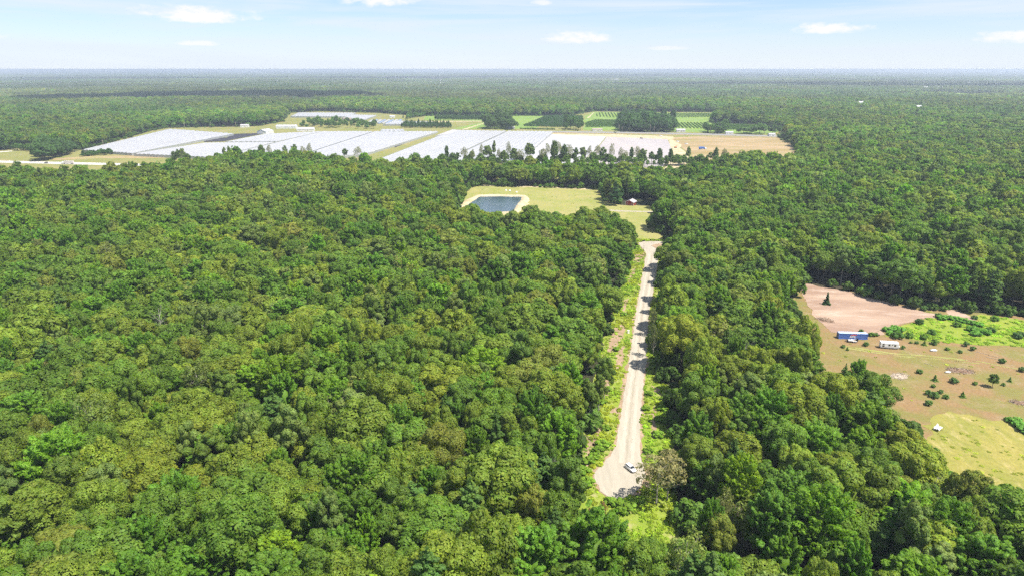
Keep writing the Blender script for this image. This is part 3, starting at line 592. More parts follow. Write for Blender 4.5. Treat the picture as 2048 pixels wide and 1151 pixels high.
# ------------------------------------------------------------------ individual trees
TREE_NAME = {'oak': 'oak_tree', 'maple': 'maple_tree', 'poplar': 'poplar_tree', 'pine': 'pine_tree', 'thin': 'sparse_tree'}
TREE_WORDS = {'oak': 'broad lumpy oak', 'maple': 'leafy maple', 'poplar': 'tall slim poplar', 'pine': 'layered pine', 'thin': 'sparse-crowned tree'}
ORD = ['leftmost', 'second from left', 'third from left', 'fourth from left', 'fifth from left', 'sixth from left', 'seventh from left', 'eighth from left', 'ninth from left', 'tenth from left']
LABELS = {}
def nth(n): return {1: 'first', 2: 'second', 3: 'third', 4: 'fourth', 5: 'fifth', 6: 'sixth', 7: 'seventh', 8: 'eighth', 9: 'ninth', 10: 'tenth', 11: 'eleventh', 12: 'twelfth', 13: 'thirteenth', 14: 'fourteenth', 15: 'fifteenth', 16: 'sixteenth', 17: 'seventeenth', 18: 'eighteenth', 19: 'nineteenth', 20: 'twentieth'}.get(n) or f'{n}{"st" if n % 10 == 1 else "nd" if n % 10 == 2 else "rd" if n % 10 == 3 else "th"}'
def plant(arch, P, size, spin, tint, label, group, cat='tree', name=None):
    k = ARCH_KIND[arch]; o = empty(name or TREE_NAME[k], (P[0], P[1], 0), spin); o.scale = tuple(float(x) for x in size); tag(o, label, cat, group)
    link('trunk', WOOD[arch], o); c = link('crown', CROWN[arch], o); c['tint'] = [float(x) for x in tint]
    return o
def zone(x, y):
    if y > 1040: row = 'along bottom edge'
    elif y > 930: row = 'just above bottom edge'
    elif y > 830: row = 'in lower forest'
    elif y > 740: row = 'in middle forest'
    else: row = 'in upper forest'
    for lim, t in ((150, 'far left'), (330, 'near left side'), (520, 'left'), (700, 'left of centre'), (860, 'near the centre'), (1020, 'right of centre')):
        if x < lim: return t + ' ' + row
    if x < 1180: return ('left of the cul-de-sac ' if y > 880 else 'left of the gravel road ') + row
    if x < 1350: return ('below the cul-de-sac ' if y > 960 else 'beside the gravel road ') + row
    if x < 1530: return ('right of the cul-de-sac ' if y > 880 else 'right of the gravel road ') + row
    if x < 1720: return 'on the right ' + row
    return 'beside the yellow meadow ' + row
P = jitter_grid(92, 1150, 9.1); P = P[open_mask(P, 2.2)]
D = dress(P, 11)
top = np.c_[P, 15.0 * D['size'][:, 2]]; px = PX(top)
rad_px = FPX * ARCH_R[D['arch']] * D['size'][:, 0] / px[:, 2]
infr = (px[:, 0] > -10) & (px[:, 0] < 2058) & (px[:, 1] < 1165) & (px[:, 1] > 130)
order = np.argsort(-np.where(infr, rad_px * (.6 + .4 * D['size'][:, 2]), 0)); order = order[np.argsort(px[order[:900], 2])][:640] if False else np.where(infr)[0][np.argsort(px[infr, 2])][:680]
cnt = {k: 0 for k in KINDS}; chosen = []
for i in order:
    k = KINDS[D['kind'][i]]
    if cnt[k] < 296: cnt[k] += 1; chosen.append(i)
desc = {}
for i in chosen:
    k = KINDS[D['kind'][i]]; s = D['size'][i, 0]; sz = 'large ' if s > 1.2 else 'small ' if s < .82 else ''
    desc.setdefault(f"{sz}{PAL[k][D['cname'][i]][0]} {TREE_WORDS[k]} {zone(px[i, 0], px[i, 1])}".replace(' of the ', ' of '), []).append(i)
for d, ii in desc.items():
    ii.sort(key=lambda i: px[i, 0])
    for j, i in enumerate(ii):
        lab = d if len(ii) == 1 else d + ', ' + ORD[min(j, 9)]
        if len(lab.split()) > 16: lab = lab.replace('just above', 'above').replace(' tall slim', ' slim').replace(' broad lumpy', ' broad')
        plant(D['arch'][i], P[i], D['size'][i], D['spin'][i], D['tint'][i], lab, TREE_WORDS[KINDS[D['kind'][i]]] + 's of the near forest')
used = np.zeros(len(P), bool); used[chosen] = True
dist = np.hypot(*P.T)
def put(name, m, coll, label, cat='forest'):
    scatter(name, np.c_[D['P'][m], np.zeros(m.sum())], D['spin'][m], D['size'][m], D['arch'][m], D['tint'][m], coll, label, cat)
put('forest', ~used & (dist < 640), coll_mid, 'dense mixed green forest spreading behind the nearest trees')
put('middle_distance_forest', ~used & (dist >= 640), coll_far, 'dense green forest reaching up to the greenhouses and tan field')

# single trees that stand out
def special(kind, v, x, y, s, h, tint, label, group=None, name=None, spin=1.0):
    p = G(x, y); return plant(KIDX[kind][v], p, (s, s, h), spin, tint, label, group, name=name)
special('thin', 2, 1312, 1010, 1.2, 1.0, (.21, .175, .12), 'grey-brown nearly leafless tree leaning over the right side of the cul-de-sac', name='bare_tree')
special('thin', 1, 1334, 1000, 1.05, .95, (.20, .165, .11), 'smaller grey-brown thin tree just behind the bare tree at the cul-de-sac', name='bare_tree', spin=3)
special('poplar', 0, 1178, 862, .95, 1.05, (.12, .15, .045), 'tall tree with bare pale trunk left of the road beside the soil strip')
special('poplar', 1, 1196, 842, .62, .95, (.12, .15, .045), 'slim tall tree with thin bare trunk right beside the left verge')
special('poplar', 2, 1208, 800, .75, .9, (.11, .15, .04), 'slender poplar at the left verge above the soil strip')
special('thin', 0, 1303, 672, .55, .9, (.12, .125, .06), 'thin leaning tree at the right road edge throwing shade over the gravel', spin=2)
special('thin', 1, 1306, 715, .5, .95, (.11, .12, .055), 'very thin bare-stemmed tree at the right road edge', spin=4)
special('maple', 1, 1240, 402, .62, .72, (.05, .10, .03), 'rounded green tree close to the left of the red shed', 'trees around the red shed')
special('pine', 0, 1230, 411, 1.25, 1.1, (.05, .10, .05), 'big blue-green pine with sweeping branches left of the red shed', 'trees around the red shed')
special('pine', 1, 1217, 407, 1.05, 1.05, (.075, .085, .045), 'dull olive pine on the meadow side of the shed', 'trees around the red shed')
special('thin', 1, 1139, 535, 1.0, .95, (.15, .075, .055), 'rusty red-brown tree among green crowns left of the road end')
special('thin', 2, 1188, 1120, .7, .98, (.19, .10, .07), 'rusty pink-brown tree top at the bottom edge below the cul-de-sac')
for j_, (x_, y_, h_) in enumerate([(915, 985, 1.15), (1090, 1010, 1.05), (330, 700, 1.2), (700, 870, 1.15), (1105, 590, 1.1), (1480, 770, 1.15), (1850, 1050, 1.05), (60, 1120, 1.1), (520, 560, 1.15), (1560, 980, 1.1)]):
    o_ = empty('dead_tree', G(x_, y_), j_ * 1.3); o_.scale = (.95, .95, h_ * 1.12); tag(o_, f'bare dead tree with pale branches poking out of the canopy, {nth(1 + sorted([915, 1090, 330, 700, 1105, 1480, 1850, 60, 520, 1560]).index(x_))} from left', 'tree', 'bare dead trees in the canopy'); link('trunk', WOOD[KIDX['thin'][j_ % 3]], o_)
# tall trees standing proud along the near side of the greenhouses
hedgerow = [(894, 287), (930, 291), (945, 292), (962, 283), (975, 284), (988, 282), (998, 287), (1008, 288), (1018, 283), (1028, 287), (1040, 288), (1055, 285), (1062, 287), (1085, 286), (1095, 286), (1108, 286), (1118, 284), (1128, 285), (1138, 286), (1152, 285), (1165, 287), (1178, 293), (1195, 288), (1205, 291), (1222, 287),
            (1240, 292), (1250, 291), (1262, 292), (1275, 289), (1285, 288), (1303, 300), (1318, 292), (1340, 299), (1352, 300), (1375, 293), (1400, 305), (1420, 298), (1430, 296), (1447, 297), (1465, 308), (1478, 308), (1495, 303), (1512, 303),
            (350, 299), (358, 297), (368, 296), (378, 299), (525, 286), (540, 288), (572, 290), (592, 288), (608, 284), (620, 286), (690, 293), (716, 293), (450, 286), (460, 288)]
q = np.random.default_rng(77)
for j, (x, ty) in enumerate(sorted(hedgerow)):
    by = 329 + q.normal() * 2 if x > 800 else (321 if x > 400 else 331); p = G(x, by); h = CAM_H - 0; dep = PX(np.array([p]))[0][2]
    hm = max(13, (by - ty) / FPX * dep * 1.0); v = q.choice([0, 1, 2]); k = 'poplar' if q.random() < .5 else ('maple' if q.random() < .4 else 'thin'); v = v if k != 'thin' else v
    a = KIDX[k][v % len(KIDX[k])]; sp = SPEC[a][3]['H']; w_ = (.7 if k == 'maple' else 1.1 if k == 'poplar' else 1.0) * (.65 + .7 * q.random()); hm *= .78 + .34 * q.random()
    c = np.array([(.125, .16, .06), (.15, .175, .08), (.10, .14, .05)][q.integers(3)]) if k != 'thin' else np.array((.16, .15, .085))
    plant(a, p, (w_, w_, hm / sp), q.random() * 6, c, f'tall tree in front of the white greenhouses, {nth(j + 1)} from left in the line', 'tall trees lined up before the greenhouses')

# clumps of trees inside the farmland
CL = []
hp = np.array([G(x_, y_)[:2] for x_, y_ in zip(np.linspace(880, 1520, 150) + q.normal(size=150) * 4, 330 + q.normal(size=150) * 2.6)]); hs = .4 + .5 * q.random(150)
CL.append((hp, np.stack([hs * 1.1, hs * 1.1, hs * .95], 1), q.choice(KIDX['maple'] + KIDX['poplar'], 150), np.array((.10, .145, .045)) * np.exp(q.normal(size=(150, 1)) * .2)))
for pts, step, s, h, kinds, tn in [([(72, 321), (90, 323), (130, 314), (146, 309), (150, 299), (80, 296)], 9, .95, .95, 'oak', (.05, .085, .035)), ([(160, 314), (226, 309.5), (222, 305.5), (165, 309)], 7, .5, .3, 'maple', (.05, .09, .03)),
                                   ([(1238, 264), (1345, 265.5), (1350, 262), (1345, 246), (1255, 240), (1238, 250)], 10, 1.05, 1.1, 'oak', (.045, .08, .032)), ([(972, 259), (1027, 259.5), (1024, 251), (978, 250)], 10, .9, 1.15, 'oak', (.055, .085, .038)),
                                   ([(1120, 261.3), (1170, 261.6), (1162, 257), (1132, 256)], 14, .8, 1.0, 'maple', (.06, .10, .035)), ([(600, 257), (752, 258), (750, 249), (640, 246), (600, 250)], 21, .85, .75, 'maple', (.08, .125, .045)),
                                   ([(1474, 268), (1560, 270), (1556, 266), (1480, 264.5)], 13, .9, .75, 'oak', (.055, .09, .035)), ([(800, 256), (905, 257), (900, 250), (810, 249)], 6, .45, .42, 'pine', (.055, .095, .04)),
                                   ([(870, 240), (908, 240), (905, 236), (872, 236)], 6, .4, .42, 'pine', (.06, .10, .04)), ([(800, 240), (850, 233), (852, 230.5), (842, 230.5)], 6, .5, .5, 'maple', (.07, .12, .03)), ([(905, 240), (970, 240), (968, 236.5), (906, 236)], 5, .4, .42, 'pine', (.05, .09, .035)),
                                   ([(1407, 267), (1424, 267.4), (1424, 263), (1409, 262.5)], 9, .95, .9, 'maple', (.055, .095, .03)), ([(1432, 267), (1450, 267.6), (1450, 262), (1434, 262)], 9, .95, .95, 'oak', (.05, .085, .03)),
                                   ([(0, 300), (60, 294), (70, 290), (0, 292)], 9, 1, .8, 'oak', (.05, .085, .035)), ([(24, 301), (70, 304), (70, 300), (26, 298)], 8, .6, .45, 'maple', (.075, .12, .035))]:
    pg = poly(pts); lo, hi = pg.min(0), pg.max(0); X, Y = np.meshgrid(np.arange(lo[0], hi[0], step), np.arange(lo[1], hi[1], step)); pp = np.c_[X.ravel(), Y.ravel()] + q.uniform(-.35, .35, (X.size, 2)) * step
    pp = pp[inside(pp, pg)]; n = len(pp); s_ = s * np.exp(q.normal(size=n) * .3)
    CL.append((pp, np.stack([s_, s_, h * np.exp(q.normal(size=n) * .24)], 1), q.choice(KIDX[kinds], n), np.array(tn) * 1.3 * np.exp(q.normal(size=(n, 1)) * .15)))
cp = [np.concatenate([c[i] for c in CL]) for i in range(4)]
scatter('farm_thickets', np.c_[cp[0], np.zeros(len(cp[0]))], q.random(len(cp[0])) * 6.28, cp[1], cp[2], cp[3], coll_far, 'dark green clumps of trees between the fields and greenhouses', 'trees')

# rows of nursery plants
rows_p, rows_s, rows_c = [], [], []
def rows(pts, dx, dy, ang, s, h, tint):
    pg = poly(pts); c, si = math.cos(ang), math.sin(ang); M = np.array([[c, -si], [si, c]]); r = pg @ M; lo, hi = r.min(0), r.max(0)
    X, Y = np.meshgrid(np.arange(lo[0], hi[0], dx), np.arange(lo[1], hi[1], dy)); pp = (np.c_[X.ravel(), Y.ravel()] + q.normal(size=(X.size, 2)) * .25) @ M.T; pp = pp[inside(pp, pg)]
    pp = pp[vnoise(pp, 18, 5) > .1]; n = len(pp); ss = s * np.exp(q.normal(size=n) * .15); rows_p.append(pp); rows_s.append(np.stack([ss, ss, h * np.exp(q.normal(size=n) * .15)], 1)); rows_c.append(np.array(tint) * np.exp(q.normal(size=(n, 1)) * .12))
rows([(1045, 253), (1068, 244), (1092, 233), (1165, 233.5), (1166, 252), (1128, 255)], 4.2, 8, 0.0, 2.1, 5.0, (.045, .095, .03))
rows([(1170, 246), (1190, 240), (1235, 240), (1238, 254), (1172, 255)], 7.5, 3.4, .5, 1.5, 2.0, (.075, .13, .035))
rows([(1188, 233), (1196, 226), (1420, 227), (1418, 235), (1240, 236)], 8.5, 4.5, -.1, 1.7, 2.0, (.085, .13, .045))
rows([(1352, 256), (1350, 246), (1412, 246), (1416, 258)], 7.5, 3.2, -.15, 1.5, 2.2, (.075, .13, .035))
rows([(1424, 258), (1424, 247), (1512, 250), (1550, 260), (1452, 260)], 7.5, 3.2, .25, 1.5, 2.2, (.075, .13, .035))
rows([(1038, 259), (1110, 260.3), (1108, 258.3), (1040, 257.5)], 3.5, 5, 0, 1.6, 2.6, (.06, .10, .035))
rp, rs_, rc = (np.concatenate(a) for a in (rows_p, rows_s, rows_c))
scatter('nursery_plant_rows', np.c_[rp, np.zeros(len(rp))], q.random(len(rp)) * 6.28, rs_, q.integers(0, 3, len(rp)), rc, coll_weed, 'striped green rows of nursery plants behind the country road', 'crop rows')

# weeds along the verges and in the lush meadow
def fill(pg, dens, holes=(), seed=0):
    q = np.random.default_rng(seed); lo, hi = pg.min(0), pg.max(0); n = int((hi - lo).prod() * dens); pp = lo + q.random((n, 2)) * (hi - lo); pp = pp[inside(pp, pg)]
    for h in holes: pp = pp[~inside(pp, h)]
    return pp
wp = fill(P_CORR, .75, [P_ROAD], 51); so = np.zeros(len(wp), bool)
for p_ in SOIL: so |= inside(wp, poly(p_))
wp = wp[~(so & (np.random.default_rng(9).random(len(wp)) < .6))]; d = edge_dist(wp, P_ROAD); nz = vnoise(wp, 7, 3) + .45 * vnoise(wp, 2.6, 8); wp = wp[(d > .3) & (nz > .44)]
wt = np.array((.215, .275, .034)) * np.exp(q.normal(size=(len(wp), 1)) * .2) * np.stack([.85 + .5 * vnoise(wp, 11, 5), np.ones(len(wp)), np.ones(len(wp))], 1)
ws = .8 * (.55 + .75 * q.random(len(wp))) * (.6 + .7 * vnoise(wp, 9, 6))
scatter('roadside_weeds', np.c_[wp, np.full(len(wp), .05)], q.random(len(wp)) * 6.28, np.stack([ws, ws, ws * (.35 + .6 * q.random(len(wp)))], 1), q.integers(0, 3, len(wp)), wt, coll_weed, 'bright yellow-green weeds growing along both verges of the gravel road', 'weeds')
lp = fill(P_LUSH, .16, [], 52); lp = lp[vnoise(lp, 9, 2) + .4 * vnoise(lp, 3, 4) > .45]; n = len(lp); ls_ = .9 + .9 * q.random(n)
scatter('lush_weeds', np.c_[lp, np.full(n, .08)], q.random(n) * 6.28, np.stack([ls_, ls_, ls_ * .32], 1), q.integers(0, 3, n), np.array((.215, .29, .034)) * np.exp(q.normal(size=(n, 1)) * .18), coll_weed, 'bright green weeds covering the lush strip behind the camper', 'weeds')
yp = np.concatenate([fill(P_YEL, .05, [], 53), fill(P_FIELD, .008, [P_SAND], 54), fill(P_MEADOW, .006, [pw], 55)]); yp = yp[vnoise(yp, 12, 2) > .35]; n = len(yp); ys_ = .5 + .6 * q.random(n)
scatter('grass_tufts', np.c_[yp, np.full(n, .06)], q.random(n) * 6.28, np.stack([ys_, ys_, ys_ * .25], 1), q.integers(0, 3, n), np.array((.25, .25, .05)) * np.exp(q.normal(size=(n, 1)) * .2), coll_weed, 'scattered tufts of yellow-green grass in the meadows and pasture', 'grass')

# low growth along the edges of the clearings and in the gaps of the near forest
coll_bush = bpy.data.collections.new('bush_sources')
for i, b_ in enumerate(BUSH): src(coll_bush, f'bush_{i:02d}', b_)
up_ = []
for h_, mg_ in ((P_MEADOW, 4.5), (P_FIELD, 4.5), (P_CORR, 3.8), (P_OPEN, 4.0)):
    for k_ in range(len(h_)):
        a_, b_ = h_[k_], h_[(k_ + 1) % len(h_)]; L_ = np.hypot(*(b_ - a_)); n_ = int(L_ / (2.6 if mg_ != 4.0 else 6)); u_ = q.random(n_)[:, None]; tv = (b_ - a_) / max(L_, 1e-6); up_.append(a_ + (b_ - a_) * u_ + np.array([-tv[1], tv[0]]) * q.normal(size=(n_, 1)) * 3.2)
up_ = np.concatenate(up_); kk = np.ones(len(up_), bool)
for h_ in (P_MEADOW, P_FIELD, P_CORR, P_SHED): kk &= ~(inside(up_, h_) & (edge_dist(up_, h_) > (2.2 if h_ is not P_CORR else .4)))
kk &= ~inside(up_, grow(P_ROAD, 2.5)); kk &= ~inside(up_, P_SAND); up_ = up_[kk]; gp = jitter_grid(95, 420, 9.5); gp = gp[open_mask(gp, 1)]; gp = gp[(rng.random(len(gp)) < .6) & (gp[:, 1] < 320)]
up_ = np.concatenate([up_, gp]); n = len(up_); us = np.exp(q.normal(size=n) * .35) * 1.9
scatter('forest_undergrowth', np.c_[up_, np.zeros(n)], q.random(n) * 6.28, np.stack([us, us, us * (.8 + .5 * q.random(n))], 1), q.integers(0, 3, n), np.array((.075, .12, .03)) * np.exp(q.normal(size=(n, 1)) * .25), coll_bush, 'green undergrowth along the forest edges and between the trunks', 'undergrowth')

# ------------------------------------------------------------------ far forest out to the horizon
P2 = jitter_grid(1150, 2650, 10.5, .80, 60); P2 = P2[open_mask(P2, 2)]; D = dress(P2, 23, (.5, .28, .1, .08, .04)); D['size'][:, :2] *= 1.22; bv = vnoise(P2 * [1, .45], 260, 77) + .4 * vnoise(P2, 90, 78)
D['tint'] *= (.62 + .62 * bv)[:, None]; D['tint'][:, 0] *= .82 + .3 * vnoise(P2, 190, 79); D['size'][:, 2] *= .8 + .4 * vnoise(P2, 150, 80)  # darker stands, and broad bands of sun and shade put into the tint
scatter('far_forest', np.c_[P2, np.zeros(len(P2))], D['spin'], D['size'], D['arch'], D['tint'], coll_far, 'wide belt of forest beyond the greenhouses and fields', 'forest')
coll_patch = bpy.data.collections.new('patch_sources')
def patch(name, size, step, rr, hgt, sub, seed):
    q = np.random.default_rng(seed); bm = bmesh.new(); bmesh.ops.create_icosphere(bm, subdivisions=sub, radius=1); cv = np.array([v.co[:] for v in bm.verts]); cf = np.array([[v.index for v in f.verts] for f in bm.faces]); bm.free()
    X, Y = np.meshgrid(np.arange(-size / 2, size / 2, step), np.arange(-size / 2, size / 2, step)); pp = np.c_[X.ravel(), Y.ravel()] + q.uniform(-.5, .5, (X.size, 2)) * step + step / 2
    pp = pp[vnoise(pp + 500, size * .3, seed) > .12]; V, F, VC = [], [], []
    for i, p in enumerate(pp):
        r = rr * (.7 + .7 * q.random()); h = hgt * (.75 + .45 * q.random()); b = cv * (1 + .28 * q.normal(size=(len(cv), 1))) * [r, r, h * .42]
        V.append(b + [p[0], p[1], h * .6]); F.append(cf + i * len(cv)); k = (.65 + .6 * q.random()); hu = q.normal() * .12; VC.append(np.tile([k * (1 + hu), k, k * (1 - hu), 1], (len(cv), 1)))
    v = np.concatenate(V); n = np.zeros_like(v); n[:, 2] = 0
    me = bpy.data.meshes.new(name); me.from_pydata(v.tolist(), [], np.concatenate(F).tolist()); me.materials.append(MATS['leaf'])
    a = me.attributes.new('leafvar', 'FLOAT_COLOR', 'POINT'); a.data.foreach_set('color', np.concatenate(VC).astype(np.float32).ravel()); me.update(); src(coll_patch, name, me)
for i in range(3): patch(f'patch_a{i}', 100, 9, 6.0, 17, 2, 400 + i)
for i in range(3): patch(f'patch_b{i}', 400, 17, 11, 19, 1, 410 + i)
Pa = jitter_grid(2620, 6200, 96, .80, 200); Pa = Pa[open_mask(Pa, 2)]; Pb = jitter_grid(6100, 29500, 390, .80, 500); Pb = Pb[open_mask(Pb, 2)]
Pf = np.r_[Pa, Pb]; na = len(Pa); n = len(Pf); pk = np.r_[q.integers(0, 3, na), q.integers(3, 6, n - na)]; big = vnoise(Pf, 900, 4)
tf = np.array((.080, .110, .034)) * np.exp(q.normal(size=(n, 1)) * .22) * (.45 + .75 * big[:, None] + .35 * vnoise(Pf * [.35, 1], 420, 44)[:, None]); tf[:, 0] *= .8 + .45 * vnoise(Pf, 500, 9)  # sunlit and shaded bands across the far woods are put into the tint
keep = ~((np.arange(n) >= na) & (vnoise(Pf, 1200, 15) > .80))
scatter('horizon_forest', np.c_[Pf, np.zeros(n)][keep], (q.integers(0, 4, n) * 1.5708)[keep], np.stack([np.ones(n)] * 2 + [.9 + .3 * q.random(n)], 1)[keep], pk[keep], tf[keep], coll_patch, 'bluish forest fading towards the flat horizon', 'forest')

# ------------------------------------------------------------------ greenhouses
def lerp2(a, b, t): return (a[0] + (b[0] - a[0]) * t, a[1] + (b[1] - a[1]) * t)
def greenhouse(label, nl, nr, fr, fl, bay=7.5, hg=3.4, hr=.85, film='poly_film', name='greenhouse', group='greenhouses of the nursery'):
    A, B, Cc, Dd = (G(*p, 4.0)[:2] for p in (nl, nr, fr, fl)); o = empty(name, ((A[0] + B[0]) / 2, (A[1] + B[1]) / 2, 0)); ox, oy = o.location[0], o.location[1]
    tag(o, label, 'greenhouse', group); n = max(2, int(math.hypot(B[0] - A[0], B[1] - A[1]) / bay)); seg = 4; ny = 10
    mb = MB(); W = n * seg + 1; qq = np.random.default_rng(int(abs(ox) * 7) % 9999); lift = qq.normal(size=(n + 1)) * .08
    for j in range(ny + 1):
        a, b = lerp2(A, Dd, j / ny), lerp2(B, Cc, j / ny)
        for i in range(W):
            p = lerp2(a, b, i / (W - 1)); u = (i % seg) / seg; mb.v.append((p[0] - ox, p[1] - oy, hg + hr * math.sin(math.pi * u) ** .7 + lift[min(i // seg, n)] + (.05 * math.sin(j * 2.1 + i))))
    for j in range(ny):
        for i in range(W - 1): k = j * W + i; mb.f.append((k, k + 1, k + W + 1, k + W)); mb.mi.append(0)
    mb.build('roof', film, o, True)
    def wall(i0, i1, along):                            # wall under a roof edge
        m = MB(); ids = along; top = [mb.v[k] for k in ids]
        for s in range(len(top) - 1):
            a, b = top[s], top[s + 1]; m.face([(a[0], a[1], .02), (b[0], b[1], .02), (b[0], b[1], b[2] - .02), (a[0], a[1], a[2] - .02)])
        m.build('wall', 'film_wall', o)
    wall(0, 0, list(range(W))); wall(0, 0, [ny * W + i for i in range(W)]); wall(0, 0, [j * W for j in range(ny + 1)]); wall(0, 0, [j * W + W - 1 for j in range(ny + 1)])
    g = MB()
    for i in range(0, n + 1, 7):
        a, b = lerp2(A, B, i / n), lerp2(Dd, Cc, i / n); g.tube([(a[0] - ox, a[1] - oy, hg + .05), (b[0] - ox, b[1] - oy, hg + .05)], .14, 4)
    tag(g.build('gutters', 'metal_grey', o), kind='stuff')
    return o
greenhouse('leftmost huge white greenhouse block beside the dark trees near the highway', (163, 299), (263, 306), (467, 267), (338, 257.5))
greenhouse('white greenhouse block in front of the dark shade-cloth bed', (267, 307), (428, 314), (548, 284), (408, 285.5))
greenhouse('white greenhouse block right behind the dark shade-cloth bed', (450, 283.2), (552, 282.6), (642, 262.5), (532, 267.5))
greenhouse('white greenhouse block, second of the row left of the grassy aisle', (432, 314), (572, 318), (745, 262.5), (646, 262.5))
greenhouse('white greenhouse block whose side wall faces the grassy aisle', (577, 318), (724, 308.5), (876, 262.5), (749, 262.5))
greenhouse('white greenhouse block just right of the grassy aisle', (735, 326), (884, 320), (1012, 261.5), (907, 260))
greenhouse('rightmost white greenhouse block with scalloped far edge, next to the pale beds', (892, 320), (1036, 322), (1106, 262.6), (1016, 261.6))
greenhouse('grey shaded roof section at the back corner by the grassy aisle', (871, 271), (893, 268.5), (916, 260), (904, 259.2), film='roof_grey', name='shade_house')
greenhouse('white greenhouse far behind the trees, the larger of the pair at back', (581, 232.5), (690, 233), (712, 225.4), (596, 225))
greenhouse('smaller white greenhouse of the far pair, right end', (684, 236.5), (727, 239), (753, 230.4), (701, 229))
greenhouse('low white greenhouse strip right of the blue striped tunnels', (766, 248.3), (866, 248.3), (876, 243.6), (788, 241.5))
greenhouse('narrow white greenhouse just behind the main greenhouse row', (759, 261.2), (809, 261.4), (807, 257.8), (764, 257.6), hg=2.5, hr=1.2)
for i in range(8):
    x = 732 + i * 8; greenhouse(f'low blue-grey plant tunnel, {nth(i + 1)} from left of the striped set', (x - 2, 244.5), (x + 2.5, 244.6), (x + 16.5, 237.2), (x + 12, 237.1), bay=4, hg=1.0, hr=1.4, film='tunnel_blue' if i % 2 else 'poly_film', name='plant_tunnel', group='striped plant tunnels')
for pts in ([(407, 284.2), (416, 276.5), (452, 275.3), (470, 268), (523, 266), (527, 267.4), (480, 276.5), (447, 283)], [(788, 291.5), (812, 286), (800, 291), (790, 295)], [(936, 291.5), (974, 273.5), (979, 273.3), (942, 292)], [(1062, 296), (1092, 274), (1096, 274), (1068, 297)]):
    sheet('shade_cloth_bed', np.array([G(*p, 0.3)[:2] for p in pts]), .3, 'dark_fabric')

# ------------------------------------------------------------------ buildings
def house(label, x, y, L, W, H, rz, wall='off_white', roof='roof_grey', rise=None, group=None, name='house', cat='house', door=True, wins=3, eave=.35):
    p = G(x, y); o = empty(name, p, rz); tag(o, label, cat, group); rise = rise or W * .25
    m = MB(); m.prism([(-W / 2, 0), (W / 2, 0), (W / 2, H), (0, H + rise - .02), (-W / 2, H)], -L / 2, L / 2); m.build('wall', wall, o)
    r = MB(); e = eave; k = rise / (W / 2)
    for s in (-1, 1):
        r.quadbox([(-L / 2 - e, 0, H + rise + .01), (L / 2 + e, 0, H + rise + .01), (L / 2 + e, s * (W / 2 + e), H - e * k + .01), (-L / 2 - e, s * (W / 2 + e), H - e * k + .01), (-L / 2 - e, 0, H + rise + .18), (L / 2 + e, 0, H + rise + .18), (L / 2 + e, s * (W / 2 + e), H - e * k + .18), (-L / 2 - e, s * (W / 2 + e), H - e * k + .18)])
    r.build('roof', roof, o)
    if door: MB().box(-.55 + L * .12, .55 + L * .12, -W / 2 - .05, -W / 2 + .03, .02, 2.1).build('door', 'white_paint' if wall != 'off_white' else 'wood', o)
    for i in range(wins):
        cx = -L / 2 + L * (i + .5) / wins
        if door and abs(cx - L * .12) < 1.3: continue
        wd = MB().box(cx - .6, cx + .6, -W / 2 - .04, -W / 2 + .03, 1.0, 2.2).build('window', 'white_paint', o); MB().box(cx - .5, cx + .5, -W / 2 - .06, -W / 2 - .041, 1.1, 2.1).build('pane', 'dark_glass', wd)
    return o
# red shed by the meadow
sh = house('small red shed with grey gable roof and white corner boards by the meadow', 1261.5, 409.5, 7.2, 6.2, 2.5, R(62), 'barn_red', 'roof_grey', 1.5, name='shed', cat='shed', door=False, wins=0, eave=.5)
for yy in (-3.1, 3.1): MB().box(-3.68, -3.52, yy - .16, yy + .16, .0, 2.5).build('corner_board', 'white_paint', sh)
dr = MB().box(-3.68, -3.6, -1.5, 1.5, .05, 2.25).build('door', 'barn_red', sh); MB().box(-3.74, -3.69, -1.6, -1.45, .05, 2.3).build('door_trim', 'white_paint', dr); MB().box(-3.74, -3.69, 1.45, 1.6, .05, 2.3).build('door_trim', 'white_paint', dr)
MB().box(-2.2, -.8, 3.08, 3.16, 1.1, 1.9).build('window', 'dark_glass', sh)
sh.scale = (1.22, 1.22, 1.22)
